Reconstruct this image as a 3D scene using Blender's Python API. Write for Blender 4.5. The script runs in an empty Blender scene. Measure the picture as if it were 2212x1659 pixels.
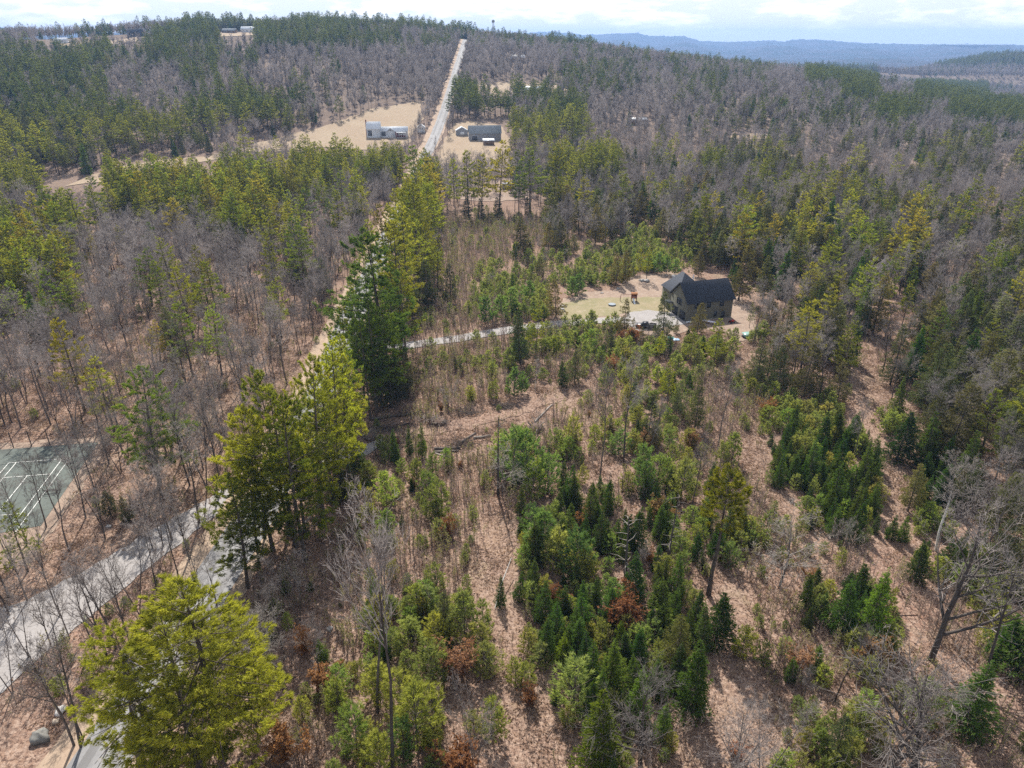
import bpy, math, random, time
import numpy as np
from mathutils import Vector, Matrix
from mathutils.geometry import delaunay_2d_cdt

R = math.radians
SC = bpy.context.scene
COL = SC.collection
RNG = np.random.default_rng(7)
random.seed(7)

# ------------------------------------------------------------------ camera, sky, sun, exposure
CAM_H = 68.0
PITCH = 25.9
cam = bpy.data.cameras.new('camera')
cam.sensor_width = 36.0
cam.lens = 24.96
cam.clip_start = 0.5
cam.clip_end = 90000
camo = bpy.data.objects.new('camera', cam)
camo.location = (0, 0, CAM_H)
camo.rotation_euler = (R(90 - PITCH), 0, 0)
COL.objects.link(camo)
SC.camera = camo

SUN_EL, SUN_AZ = 47.0, -9.4            # degrees; azimuth from +Y towards +X
world = bpy.data.worlds.new('World')
SC.world = world
world.use_nodes = True
wn, wl = world.node_tree.nodes, world.node_tree.links
wn.clear()
w_out = wn.new('ShaderNodeOutputWorld')
w_bg = wn.new('ShaderNodeBackground')
w_sky = wn.new('ShaderNodeTexSky')
w_sky.sky_type = 'NISHITA'
w_sky.sun_disc = False
w_sky.sun_elevation = R(SUN_EL)
w_sky.sun_rotation = R(SUN_AZ)
w_sky.altitude = 150
w_sky.air_density = 1.0
w_sky.dust_density = 0.7
w_sky.ozone_density = 1.6
w_bg.inputs['Strength'].default_value = 0.06
# thin broken cumulus on a plane above the land
w_tc = wn.new('ShaderNodeTexCoord')
w_sep = wn.new('ShaderNodeSeparateXYZ')
wl.new(w_tc.outputs['Generated'], w_sep.inputs[0])
def w_range(v, a, b, lo=0.0, hi=1.0):
    m = wn.new('ShaderNodeMapRange'); m.inputs['From Min'].default_value = a; m.inputs['From Max'].default_value = b
    m.inputs['To Min'].default_value = lo; m.inputs['To Max'].default_value = hi
    wl.new(v, m.inputs['Value']); return m.outputs['Result']
def w_mixc(f, a, b):
    m = wn.new('ShaderNodeMix'); m.data_type = 'RGBA'; wl.new(f, m.inputs['Factor']); wl.new(a, m.inputs['A'])
    if isinstance(b, tuple): m.inputs['B'].default_value = (*b, 1)
    else: wl.new(b, m.inputs['B'])
    return m.outputs['Result']
w_veil = w_mixc(w_range(w_sep.outputs['Z'], .13, .05, 0, .93), w_sky.outputs['Color'], (10.2, 10.8, 11.8))   # pale veil above the horizon
w_map = wn.new('ShaderNodeMapping'); w_map.inputs['Scale'].default_value = (1, 1, 4.5)
wl.new(w_tc.outputs['Generated'], w_map.inputs['Vector'])
w_noi = wn.new('ShaderNodeTexNoise'); w_noi.inputs['Scale'].default_value = 9.0; w_noi.inputs['Detail'].default_value = 7; w_noi.inputs['Roughness'].default_value = .62
wl.new(w_map.outputs[0], w_noi.inputs['Vector'])
w_high = w_range(w_sep.outputs['Z'], .004, .022)                    # no cloud in the lowest band
w_mul = wn.new('ShaderNodeMath'); w_mul.operation = 'MULTIPLY'
wl.new(w_range(w_noi.outputs['Fac'], .47, .60), w_mul.inputs[0]); wl.new(w_high, w_mul.inputs[1])
w_col = w_mixc(w_mul.outputs[0], w_veil, (15.5, 15.5, 15.8))
wl.new(w_col, w_bg.inputs['Color'])
wl.new(w_bg.outputs[0], w_out.inputs['Surface'])

sun = bpy.data.lights.new('sun', 'SUN')
sun.energy = 5.0
sun.angle = R(0.53)
sun.color = (1.0, 0.95, 0.87)
suno = bpy.data.objects.new('sun', sun)
suno.rotation_euler = (R(-(90 - SUN_EL)), 0, R(-SUN_AZ))
suno.location = (0, 0, 200)
COL.objects.link(suno)

SC.view_settings.view_transform = 'Standard'
SC.view_settings.look = 'None'
SC.view_settings.exposure = 0.78
SC.view_settings.gamma = 1.0
SC.cycles.max_bounces = 5
SC.cycles.diffuse_bounces = 3
SC.cycles.glossy_bounces = 2
SC.cycles.transmission_bounces = 3
SC.cycles.transparent_max_bounces = 4
SC.cycles.volume_bounces = 0
SC.cycles.use_denoising = False

# ------------------------------------------------------------------ photo measurements -> places on the terrain
FP, CX, CY = 0.6933333 * 2212, 1106.0, 829.5      # focal length and centre in the 2212 px wide survey of the photograph
CP, SP = math.cos(R(PITCH)), math.sin(R(PITCH))

def _smooth_table(xs, ys, lo, hi, n, sig):
    g = np.linspace(lo, hi, n)
    v = np.interp(g, xs, ys)
    k = np.exp(-0.5 * (np.arange(-3 * sig, 3 * sig + 1) / sig) ** 2)
    k /= k.sum()
    return g, np.convolve(np.pad(v, 3 * sig, mode='edge'), k, mode='valid')

_PR = _smooth_table([0, 360, 430, 480, 560, 750, 950, 1060, 1150, 1500, 2200, 4000], [0, 0, 3, 8, 18, 41, 60, 67.5, 69, 55, -10, -50], 0, 4000, 2000, 18)
_AZ = _smooth_table([-180, -60, -34, -27, -20, -14, -8, -3.4, 3.2, 10, 16.5, 22, 28, 34, 60, 180],
                    [.6, .8, .97, 1.06, 1.14, 1.19, 1.16, 1.0, .84, .66, .57, .46, .22, 0, 0, .6], -180, 180, 1800, 8)
_VR = _smooth_table([0, 500, 800, 1100, 1600, 2600, 4000], [0, 0, -4, -14, -32, -52, -58], 0, 4000, 2000, 20)
_ridge_px = np.array([(-400, 66), (0, 63), (60, 66), (200, 74), (900, 92), (1050, 84), (1150, 74), (1185, 72), (1215, 74), (1262, 79), (1310, 77), (1375, 74), (1402, 80),
                      (1450, 81), (1478, 80), (1512, 90), (1562, 92), (1620, 90), (1660, 88), (1692, 90.5), (1706, 86.5), (1762, 85), (1792, 87), (1832, 91),
                      (1872, 93), (1955, 95), (2212, 97), (2700, 97)], float)

def px_az(x, y):
    vx, vy = x - CX, CY - y
    return np.degrees(np.arctan2(vx, FP * CP + vy * SP))

def px_el(x, y):
    vx, vy = x - CX, CY - y
    return np.arctan2(vy * CP - FP * SP, np.hypot(vx, FP * CP + vy * SP))

_rz_az = px_az(_ridge_px[:, 0], _ridge_px[:, 1])
_rz_h = CAM_H + 9500 * np.tan(px_el(_ridge_px[:, 0], _ridge_px[:, 1])) + 78

def terr(x, y):
    x = np.asarray(x, float); y = np.asarray(y, float)
    r = np.hypot(x, y)
    az = np.degrees(np.arctan2(x, y))
    A = np.interp(az, *_AZ)
    rr = np.minimum(r, 3999)
    prof = np.interp(rr, *_PR)
    right = np.clip((az - 2) / 22, 0, 1)
    right = right * right * (3 - 2 * right)
    h = np.where(prof > 0, prof * A, prof)
    h = h + np.interp(rr, *_VR) * right * np.where(prof > 0, 1, 0.35)
    far = np.clip((r - 4000) / 12000, 0, 1)
    h = h - 28 * far
    h = h + 62 * np.exp(-((r - 2750) / 420) ** 2 - ((az - 33) / 5.0) ** 2)
    h = h + 26 * np.exp(-((r - 1900) / 330) ** 2 - ((az - 20) / 7.5) ** 2)
    h = h + 30 * np.exp(-((r - 5200) / 700) ** 2) * np.clip((az + 2) / 10, 0, 1) * (0.55 + 0.45 * np.sin(az * 0.52 + 1.0))
    ridge = np.interp(az, _rz_az, _rz_h)
    h = h + ridge * np.exp(-((r - 9500) / 1300) ** 2)
    h = h + (ridge * 0.62) * (0.75 + 0.25 * np.sin(az * 1.1)) * np.exp(-((r - 7300) / 700) ** 2) * np.clip(az / 8, 0, 1)
    wb = np.clip(1 - np.abs(az - 30.2) / 3.2, 0, 1); wb = np.clip(wb * 3, 0, 1) * np.clip((r - 7500) / 200, 0, 1) * np.clip((9300 - r) / 100, 0, 1)
    h = h * (1 - wb) + 17.0 * wb
    k = np.clip((r - 300) / 500, 0, 1)
    h = h + (0.25 + 1.6 * k) * (np.sin(x * 0.021 + 1.3) * np.sin(y * 0.017 + 0.4)) + 0.2 * np.sin(x * 0.09 + y * 0.05)
    return h

def T(x, y):
    return float(terr(x, y))

def unproj(xp, yp):
    """The point of the terrain that the photograph shows at (xp, yp)."""
    vx, vy = xp - CX, CY - yp
    d = np.array([vx, FP * CP + vy * SP, vy * CP - FP * SP])
    d /= np.linalg.norm(d)
    t = np.concatenate([np.arange(20, 400, 1.0), np.arange(400, 3000, 3.0), np.arange(3000, 26000, 25.0)])
    z = CAM_H + d[2] * t - terr(d[0] * t, d[1] * t)
    i = np.argmax(z <= 0)
    if z[i] > 0:
        i = len(t) - 1
    a, b = t[max(i - 1, 0)], t[i]
    for _ in range(30):
        m = 0.5 * (a + b)
        if CAM_H + d[2] * m - T(d[0] * m, d[1] * m) > 0: a = m
        else: b = m
    return float(d[0] * b), float(d[1] * b)

def proj(x, y, z):
    dy, dz = y, z - CAM_H
    f = dy * CP - dz * SP
    u = dy * SP + dz * CP
    return CX + FP * x / f, CY - FP * u / f

def height_at(x, y, yp):
    """Height above ground, over (x, y), of the point the photograph shows at row yp."""
    k = (CY - yp) / FP
    dz = y * (k * CP - SP) / (CP + k * SP)
    return CAM_H + dz - T(x, y)

# ------------------------------------------------------------------ mesh helpers
def new_obj(name, me, parent=None, loc=None):
    o = bpy.data.objects.new(name, me)
    COL.objects.link(o)
    if parent is not None: o.parent = parent
    if loc is not None: o.location = loc
    return o

def tag(o, label=None, cat=None, group=None, kind=None):
    if label: o['label'] = label
    if cat: o['category'] = cat
    if group: o['group'] = group
    if kind: o['kind'] = kind
    return o

class Acc:
    def __init__(s): s.v, s.f3, s.f4, s.n = [], [], [], 0
    def add(s, v, f, mat=0, tint=None):
        v = np.asarray(v, float).reshape(-1, 3); f = np.asarray(f, int)
        if len(v) == 0: return
        t = np.full(len(f), 0.5) if tint is None else np.broadcast_to(tint, (len(f),)).astype(float)
        (s.f3 if f.shape[1] == 3 else s.f4).append((f + s.n, np.full(len(f), mat), t))
        s.v.append(v); s.n += len(v)
    def box(s, c, d, rz=0.0, mat=0):
        q = np.array([(i, j, k) for k in (-.5, .5) for j in (-.5, .5) for i in (-.5, .5)]) * np.array(d)
        ca, sa = math.cos(rz), math.sin(rz)
        q = np.c_[q[:, 0] * ca - q[:, 1] * sa, q[:, 0] * sa + q[:, 1] * ca, q[:, 2]] + np.array(c)
        s.add(q, [(0, 2, 3, 1), (4, 5, 7, 6), (0, 1, 5, 4), (2, 6, 7, 3), (0, 4, 6, 2), (1, 3, 7, 5)], mat)
    def tubes(s, segs, n, mat=0, tint=None):
        if not len(segs): return
        a = np.asarray(segs, float)
        p0, r0, p1, r1 = a[:, 0:3], a[:, 3], a[:, 4:7], a[:, 7]
        d = p1 - p0; d /= np.linalg.norm(d, axis=1)[:, None] + 1e-9
        ref = np.where(np.abs(d[:, 2:3]) < 0.9, np.array([[0, 0, 1.]]), np.array([[1., 0, 0]]))
        u = np.cross(d, ref); u /= np.linalg.norm(u, axis=1)[:, None] + 1e-9
        w = np.cross(d, u)
        an = np.arange(n) / n * 2 * math.pi
        ring = u[:, None, :] * np.cos(an)[None, :, None] + w[:, None, :] * np.sin(an)[None, :, None]
        v = np.concatenate([p0[:, None, :] + ring * r0[:, None, None], p1[:, None, :] + ring * r1[:, None, None]], 1)
        i = np.arange(n); j = (i + 1) % n
        q = np.stack([i, j, j + n, i + n], 1)
        f = (q[None] + (np.arange(len(a)) * 2 * n)[:, None, None]).reshape(-1, 4)
        s.add(v.reshape(-1, 3), f, mat, tint)
    def strips(s, segs, rng, mat=0, wmul=1.0):
        if not len(segs): return
        a = np.asarray(segs, float)
        p0, r0, p1, r1 = a[:, 0:3], a[:, 3:4] * wmul, a[:, 4:7], a[:, 7:8] * wmul
        d = p1 - p0
        u = np.cross(d, rng.normal(size=d.shape)); u /= np.linalg.norm(u, axis=1)[:, None] + 1e-9
        v = np.stack([p0 - u * r0, p0 + u * r0, p1 + u * r1, p1 - u * r1], 1)
        f = np.array([[0, 1, 2, 3]]) + (np.arange(len(a)) * 4)[:, None]
        s.add(v.reshape(-1, 3), f, mat)
    def blades(s, c, d, ln, w, rng, mat=0, tint=None):
        """Needle bunches: one slim pointed face from c along d."""
        c = np.asarray(c, float); d = np.asarray(d, float)
        d = d / (np.linalg.norm(d, axis=1)[:, None] + 1e-9)
        u = np.cross(d, rng.normal(size=d.shape)); u /= np.linalg.norm(u, axis=1)[:, None] + 1e-9
        ln = np.broadcast_to(ln, (len(c),))[:, None]; w = np.broadcast_to(w, (len(c),))[:, None]
        v = np.stack([c - u * w * .5, c + u * w * .5, c + d * ln], 1)
        f = np.array([[0, 1, 2]]) + (np.arange(len(c)) * 3)[:, None]
        s.add(v.reshape(-1, 3), f, mat, tint)
    def mesh(s, name, mats):
        me = bpy.data.meshes.new(name)
        V = np.concatenate(s.v) if s.v else np.zeros((0, 3))
        me.vertices.add(len(V)); me.vertices.foreach_set('co', V.ravel())
        lv, ls, lt, mi, ti, off = [], [], [], [], [], 0
        for lst, k in ((s.f3, 3), (s.f4, 4)):
            for f, m, t in lst:
                lv.append(f.ravel()); ls.append(off + np.arange(len(f)) * k); lt.append(np.full(len(f), k)); off += len(f) * k
                mi.append(m); ti.append(t)
        lv = np.concatenate(lv); ls = np.concatenate(ls); lt = np.concatenate(lt)
        me.loops.add(len(lv)); me.loops.foreach_set('vertex_index', lv.astype(np.int32))
        me.polygons.add(len(ls))
        me.polygons.foreach_set('loop_start', ls.astype(np.int32)); me.polygons.foreach_set('loop_total', lt.astype(np.int32))
        me.polygons.foreach_set('material_index', np.concatenate(mi).astype(np.int32))
        at = me.attributes.new('tint', 'FLOAT', 'FACE'); at.data.foreach_set('value', np.concatenate(ti).astype(np.float32))
        for m in mats: me.materials.append(m)
        me.update(calc_edges=True)
        return me

# ------------------------------------------------------------------ materials
def mat_base(name):
    m = bpy.data.materials.new(name); m.use_nodes = True
    n, l = m.node_tree.nodes, m.node_tree.links
    n.clear()
    return m, n, l, n.new('ShaderNodeOutputMaterial')

def mixc(n, l, fac, a, b):
    x = n.new('ShaderNodeMix'); x.data_type = 'RGBA'
    for k, v in (('Factor', fac), ('A', a), ('B', b)):
        if hasattr(v, 'is_output'): l.new(v, x.inputs[k])
        elif k == 'Factor': x.inputs[k].default_value = v
        else: x.inputs[k].default_value = (*v, 1)
    return x.outputs['Result']

def noise(n, l, vec, scale, det=3, rough=.5, lo=None, hi=None):
    t = n.new('ShaderNodeTexNoise'); t.inputs['Scale'].default_value = scale
    t.inputs['Detail'].default_value = det; t.inputs['Roughness'].default_value = rough
    l.new(vec, t.inputs['Vector'])
    o = t.outputs['Fac']
    if lo is not None:
        r = n.new('ShaderNodeMapRange'); r.inputs['From Min'].default_value = lo; r.inputs['From Max'].default_value = hi
        l.new(o, r.inputs['Value']); o = r.outputs['Result']
    return o

def plain(name, col, rough=.8, var=.18, scale=2.0, metal=0.0, spec=.25):
    """Painted, wooden or stone surface with slight wear."""
    m, n, l, out = mat_base(name)
    p = n.new('ShaderNodeBsdfPrincipled'); p.inputs['Roughness'].default_value = rough; p.inputs['Metallic'].default_value = metal
    p.inputs['Specular IOR Level'].default_value = spec
    tc = n.new('ShaderNodeTexCoord')
    f = noise(n, l, tc.outputs['Object'], scale, 5, .6, .3, .7)
    c = mixc(n, l, f, tuple(v * (1 - var) for v in col), tuple(min(1, v * (1 + var)) for v in col))
    l.new(c, p.inputs['Base Color']); l.new(p.outputs[0], out.inputs['Surface'])
    return m

def foliage(name, dark, light, transl, tfac=.45, hue=.0):
    m, n, l, out = mat_base(name)
    oi = n.new('ShaderNodeObjectInfo')
    at = n.new('ShaderNodeAttribute'); at.attribute_name = 'tint'
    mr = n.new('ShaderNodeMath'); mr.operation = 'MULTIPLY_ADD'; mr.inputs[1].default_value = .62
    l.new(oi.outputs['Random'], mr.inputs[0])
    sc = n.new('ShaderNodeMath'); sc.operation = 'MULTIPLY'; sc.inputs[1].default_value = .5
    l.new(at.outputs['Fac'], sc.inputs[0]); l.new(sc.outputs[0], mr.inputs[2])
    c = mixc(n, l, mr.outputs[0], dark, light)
    x = n.new('ShaderNodeMix'); x.data_type = 'RGBA'; x.blend_type = 'MULTIPLY'; x.inputs['Factor'].default_value = 1
    l.new(c, x.inputs['A']); l.new(oi.outputs['Color'], x.inputs['B'])
    c = x.outputs['Result']
    d = n.new('ShaderNodeBsdfDiffuse'); l.new(c, d.inputs['Color'])
    y = n.new('ShaderNodeMix'); y.data_type = 'RGBA'; y.blend_type = 'MULTIPLY'; y.inputs['Factor'].default_value = 1
    l.new(c, y.inputs['A']); y.inputs['B'].default_value = (*transl, 1)
    t = n.new('ShaderNodeBsdfTranslucent'); l.new(y.outputs['Result'], t.inputs['Color'])
    ms = n.new('ShaderNodeMixShader'); ms.inputs[0].default_value = tfac
    l.new(d.outputs[0], ms.inputs[1]); l.new(t.outputs[0], ms.inputs[2]); l.new(ms.outputs[0], out.inputs['Surface'])
    return m

def bark(name, a, b, scale=1.5, thin=0.0):
    m, n, l, out = mat_base(name)
    tc = n.new('ShaderNodeTexCoord'); oi = n.new('ShaderNodeObjectInfo')
    f = noise(n, l, tc.outputs['Object'], scale, 4, .65, .3, .7)
    c = mixc(n, l, f, a, b)
    hv = n.new('ShaderNodeMapRange'); hv.inputs['To Min'].default_value = .62; hv.inputs['To Max'].default_value = 1.4
    l.new(oi.outputs['Random'], hv.inputs['Value'])
    x = n.new('ShaderNodeMix'); x.data_type = 'RGBA'; x.blend_type = 'MULTIPLY'; x.inputs['Factor'].default_value = 1
    l.new(c, x.inputs['A']); l.new(hv.outputs['Result'], x.inputs['B'])
    d = n.new('ShaderNodeBsdfDiffuse'); l.new(x.outputs['Result'], d.inputs['Color'])
    if thin:                                  # twigs are round: light reaches round them, which a flat sliver would block
        t = n.new('ShaderNodeBsdfTranslucent'); l.new(x.outputs['Result'], t.inputs['Color'])
        ms = n.new('ShaderNodeMixShader'); ms.inputs[0].default_value = thin
        l.new(d.outputs[0], ms.inputs[1]); l.new(t.outputs[0], ms.inputs[2]); l.new(ms.outputs[0], out.inputs['Surface'])
    else: l.new(d.outputs[0], out.inputs['Surface'])
    return m

M = {}
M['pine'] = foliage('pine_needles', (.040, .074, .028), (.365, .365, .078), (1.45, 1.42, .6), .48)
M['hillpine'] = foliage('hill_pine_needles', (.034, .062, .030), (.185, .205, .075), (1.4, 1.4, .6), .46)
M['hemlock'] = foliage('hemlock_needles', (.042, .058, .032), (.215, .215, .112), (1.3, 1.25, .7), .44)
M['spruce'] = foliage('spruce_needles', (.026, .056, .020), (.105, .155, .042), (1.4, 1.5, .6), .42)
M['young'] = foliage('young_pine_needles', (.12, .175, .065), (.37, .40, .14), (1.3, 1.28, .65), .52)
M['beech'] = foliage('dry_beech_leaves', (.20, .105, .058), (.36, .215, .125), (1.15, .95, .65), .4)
M['bark'] = bark('grey_bark', (.075, .062, .054), (.155, .132, .118))
M['pbark'] = bark('pine_bark', (.070, .056, .046), (.145, .120, .100))
M['twig'] = bark('twigs', (.185, .163, .152), (.315, .282, .265), .4, .35)
M['stem'] = bark('sapling_stems', (.22, .165, .14), (.36, .285, .24), .4, .4)
M['birch'] = bark('birch_bark', (.42, .40, .37), (.62, .60, .56), 2.5)
M['dead'] = bark('dead_wood', (.24, .21, .185), (.42, .38, .34), 2, .3)
M['bud'] = foliage('spring_buds', (.17, .18, .075), (.34, .33, .135), (1.3, 1.25, .65), .5)
M['scrub'] = foliage('dry_scrub', (.17, .11, .082), (.42, .30, .22), (1.1, 1, .8), .4)

def ground_mat():
    m, n, l, out = mat_base('leaf_litter')
    g = n.new('ShaderNodeNewGeometry'); P = g.outputs['Position']
    big = noise(n, l, P, .022, 4, .6, .36, .64)
    c = mixc(n, l, big, (.272, .165, .122), (.278, .198, .138))
    mid = noise(n, l, P, .20, 5, .65, .42, .68)
    c = mixc(n, l, mid, c, (.195, .125, .096))
    mid2 = noise(n, l, P, .55, 4, .7, .50, .74)
    c = mixc(n, l, mid2, c, (.21, .145, .115))
    c = mixc(n, l, noise(n, l, P, .085, 5, .7, .56, .68), c, (.245, .190, .125))          # dead grass
    c = mixc(n, l, noise(n, l, P, .13, 5, .7, .60, .70), c, (.125, .080, .062))          # bare soil and slash
    fine = noise(n, l, P, 1.6, 4, .8, .44, .60)
    c = mixc(n, l, fine, c, (.345, .25, .195))
    sp = noise(n, l, P, 2.6, 3, .8, .49, .60)
    c = mixc(n, l, sp, c, (.115, .074, .058))
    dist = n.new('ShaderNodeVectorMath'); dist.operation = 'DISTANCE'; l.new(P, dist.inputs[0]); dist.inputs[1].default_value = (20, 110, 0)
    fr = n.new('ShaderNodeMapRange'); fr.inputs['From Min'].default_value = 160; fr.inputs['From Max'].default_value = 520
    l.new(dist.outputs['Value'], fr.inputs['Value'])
    wood = mixc(n, l, noise(n, l, P, .12, 4, .65, .35, .65), (.135, .108, .092), (.205, .165, .135))   # darker, brownish grey humus of the closed woods
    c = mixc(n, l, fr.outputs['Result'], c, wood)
    d = n.new('ShaderNodeBsdfDiffuse'); l.new(c, d.inputs['Color'])
    b = n.new('ShaderNodeBump'); b.inputs['Strength'].default_value = .9; b.inputs['Distance'].default_value = .25
    l.new(noise(n, l, P, 2.2, 4, .7), b.inputs['Height']); l.new(b.outputs[0], d.inputs['Normal'])
    l.new(d.outputs[0], out.inputs['Surface'])
    return m

def patch_mat(name, a, b, c3, s1, s2, rough=.95, bump=.3, wear=None, rows=None):
    m, n, l, out = mat_base(name)
    g = n.new('ShaderNodeNewGeometry'); P = g.outputs['Position']
    c = mixc(n, l, noise(n, l, P, s1, 5, .65, .35, .65), a, b)
    c = mixc(n, l, noise(n, l, P, s2, 4, .7, .5, .75), c, c3)
    if wear:                                   # polished wheel tracks, set per face along the road
        at = n.new('ShaderNodeAttribute'); at.attribute_name = 'tint'
        wm = n.new('ShaderNodeMath'); wm.operation = 'MULTIPLY'; l.new(at.outputs['Fac'], wm.inputs[0]); l.new(noise(n, l, P, .12, 4, .6, .25, .6), wm.inputs[1])
        c = mixc(n, l, wm.outputs[0], c, wear)
    if rows:                                   # mowing rows
        wv = n.new('ShaderNodeTexWave'); wv.inputs['Scale'].default_value = .10; wv.inputs['Distortion'].default_value = 3; wv.inputs['Detail'].default_value = 3; wv.bands_direction = 'X'
        mp = n.new('ShaderNodeMapping'); mp.inputs['Rotation'].default_value = (0, 0, .25); l.new(P, mp.inputs['Vector']); l.new(mp.outputs[0], wv.inputs['Vector'])
        rm = n.new('ShaderNodeMath'); rm.operation = 'MULTIPLY'; rm.inputs[1].default_value = .45; l.new(wv.outputs['Fac'], rm.inputs[0])
        c = mixc(n, l, rm.outputs[0], c, rows)
    p = n.new('ShaderNodeBsdfPrincipled'); p.inputs['Roughness'].default_value = rough; p.inputs['Specular IOR Level'].default_value = .2
    l.new(c, p.inputs['Base Color'])
    bu = n.new('ShaderNodeBump'); bu.inputs['Strength'].default_value = bump; bu.inputs['Distance'].default_value = .1
    l.new(noise(n, l, P, s2 * 2, 4, .7), bu.inputs['Height']); l.new(bu.outputs[0], p.inputs['Normal'])
    l.new(p.outputs[0], out.inputs['Surface'])
    return m

def canopy_mat():
    """Far woods: patches of evergreen among bare hardwood."""
    m, n, l, out = mat_base('far_woods')
    g = n.new('ShaderNodeNewGeometry'); P = g.outputs['Position']
    c = mixc(n, l, noise(n, l, P, .004, 6, .62, .44, .58), (.085, .075, .075), (.032, .045, .028))
    c = mixc(n, l, noise(n, l, P, .05, 3, .7, .40, .66), c, (.035, .037, .03))
    d = n.new('ShaderNodeBsdfDiffuse'); l.new(c, d.inputs['Color'])
    b = n.new('ShaderNodeBump'); b.inputs['Strength'].default_value = .8; b.inputs['Distance'].default_value = 9
    l.new(noise(n, l, P, .07, 3, .7), b.inputs['Height']); l.new(b.outputs[0], d.inputs['Normal'])
    l.new(d.outputs[0], out.inputs['Surface'])
    return m

M['ground'] = ground_mat()
M['canopy'] = canopy_mat()
M['field'] = patch_mat('dry_hay_field', (.28, .205, .140), (.32, .25, .175), (.22, .17, .11), .05, .35, rows=(.26, .195, .125))
M['lawn'] = patch_mat('worn_lawn', (.25, .205, .125), (.20, .18, .095), (.31, .25, .175), .16, .35)
M['earth'] = patch_mat('bare_earth', (.28, .205, .155), (.215, .155, .12), (.35, .285, .22), .25, 1.1)
M['trail'] = patch_mat('trodden_leaf_soil', (.27, .18, .135), (.32, .225, .17), (.17, .11, .085), .35, 1.6)
M['sand'] = patch_mat('sandy_shoulder', (.37, .28, .205), (.30, .22, .16), (.23, .16, .115), .25, 1.0)
M['gravel'] = patch_mat('gravel', (.32, .30, .29), (.27, .25, .24), (.205, .185, .172), .3, 1.5)
M['asphalt'] = patch_mat('worn_asphalt', (.27, .265, .268), (.22, .216, .218), (.165, .16, .16), .12, .8, .8, .1, wear=(.15, .146, .146))
M['court'] = patch_mat('court_surface', (.088, .102, .091), (.120, .136, .121), (.055, .056, .050), .16, .35, .85, .05)
M['line'] = plain('line_paint', (.72, .72, .68), .7, .1)
M['yellow'] = plain('road_yellow', (.60, .44, .10), .7, .2)

# ------------------------------------------------------------------ the setting: ground, hills, water
def polar(name, r_lo, r_hi, nr, az_list, mat, rough=0.0):
    rs = np.exp(np.linspace(math.log(r_lo), math.log(r_hi), nr))
    az = np.radians(az_list)
    rr, aa = np.meshgrid(rs, az, indexing='ij')
    x, y = rr * np.sin(aa), rr * np.cos(aa)
    z = terr(x, y)
    if rough:
        z = z + RNG.normal(0, 1, z.shape) * rough * np.clip((rr - r_lo) / (r_lo * .05), 0, 1)
    na = len(az)
    i, j = np.meshgrid(np.arange(nr - 1), np.arange(na - 1), indexing='ij')
    q = np.stack([i * na + j, i * na + j + 1, (i + 1) * na + j + 1, (i + 1) * na + j], -1).reshape(-1, 4)[:, ::-1]
    a = Acc(); a.add(np.stack([x, y, z], -1).reshape(-1, 3), q)
    me = a.mesh(name, [mat])
    me.polygons.foreach_set('use_smooth', np.ones(len(me.polygons), bool))
    return tag(new_obj(name, me), kind='structure')

azs = np.concatenate([np.linspace(-180, -48, 45), np.linspace(-47.6, 47.6, 300), np.linspace(48, 180, 45)])
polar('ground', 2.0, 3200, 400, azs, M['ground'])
polar('hills', 3190, 10600, 140, np.concatenate([np.linspace(-180, -48, 40), np.linspace(-47.8, 47.8, 620), np.linspace(48, 180, 40)]), M['canopy'], 4.5)

def P2W(pts): return [unproj(*p) for p in pts]

def inside(poly, x, y):
    x = np.asarray(x); y = np.asarray(y); r = np.zeros(x.shape, bool)
    n = len(poly)
    for i in range(n):
        (x0, y0), (x1, y1) = poly[i], poly[(i + 1) % n]
        c = (y0 > y) != (y1 > y)
        with np.errstate(divide='ignore', invalid='ignore'):
            r ^= c & (x < (x1 - x0) * (y - y0) / (y1 - y0 + 1e-12) + x0)
    return r

OPEN = []          # (polygon, margin-free) areas where no tree stands

def drape(name, poly, mat, step, lift, rough=.0, kind='structure', keep_open=True, lift_far=.0004):
    """A sheet laid over the terrain inside a polygon, its edge slightly ragged."""
    if keep_open: OPEN.append(poly)
    bd = []
    for i in range(len(poly)):
        (x0, y0), (x1, y1) = poly[i], poly[(i + 1) % len(poly)]
        k = max(1, int(math.hypot(x1 - x0, y1 - y0) / step))
        for q in range(k):
            bd.append((x0 + (x1 - x0) * q / k + random.uniform(-rough, rough), y0 + (y1 - y0) * q / k + random.uniform(-rough, rough)))
    xs = [p[0] for p in bd]; ys = [p[1] for p in bd]
    gx, gy = np.meshgrid(np.arange(min(xs), max(xs), step), np.arange(min(ys), max(ys), step))
    gx, gy = gx.ravel(), gy.ravel()
    k = inside(bd, gx, gy)
    pts = [Vector(p) for p in bd] + [Vector((a, b)) for a, b in zip(gx[k], gy[k])]
    n = len(bd)
    v, e, f, *_ = delaunay_2d_cdt(pts, [(i, (i + 1) % n) for i in range(n)], [list(range(n))], 1, 1e-4)
    v = np.array([(p.x, p.y) for p in v])
    z = terr(v[:, 0], v[:, 1]) + lift + lift_far * np.hypot(v[:, 0], v[:, 1])
    f = [list(t) for t in f]
    me = bpy.data.meshes.new(name)
    me.from_pydata(np.c_[v, z].tolist(), [], f)
    me.materials.append(mat); me.update()
    for p in me.polygons: p.use_smooth = True
    if me.polygons and sum(p.normal.z for p in me.polygons) < 0: me.flip_normals()
    return tag(new_obj(name, me), kind=kind)

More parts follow.
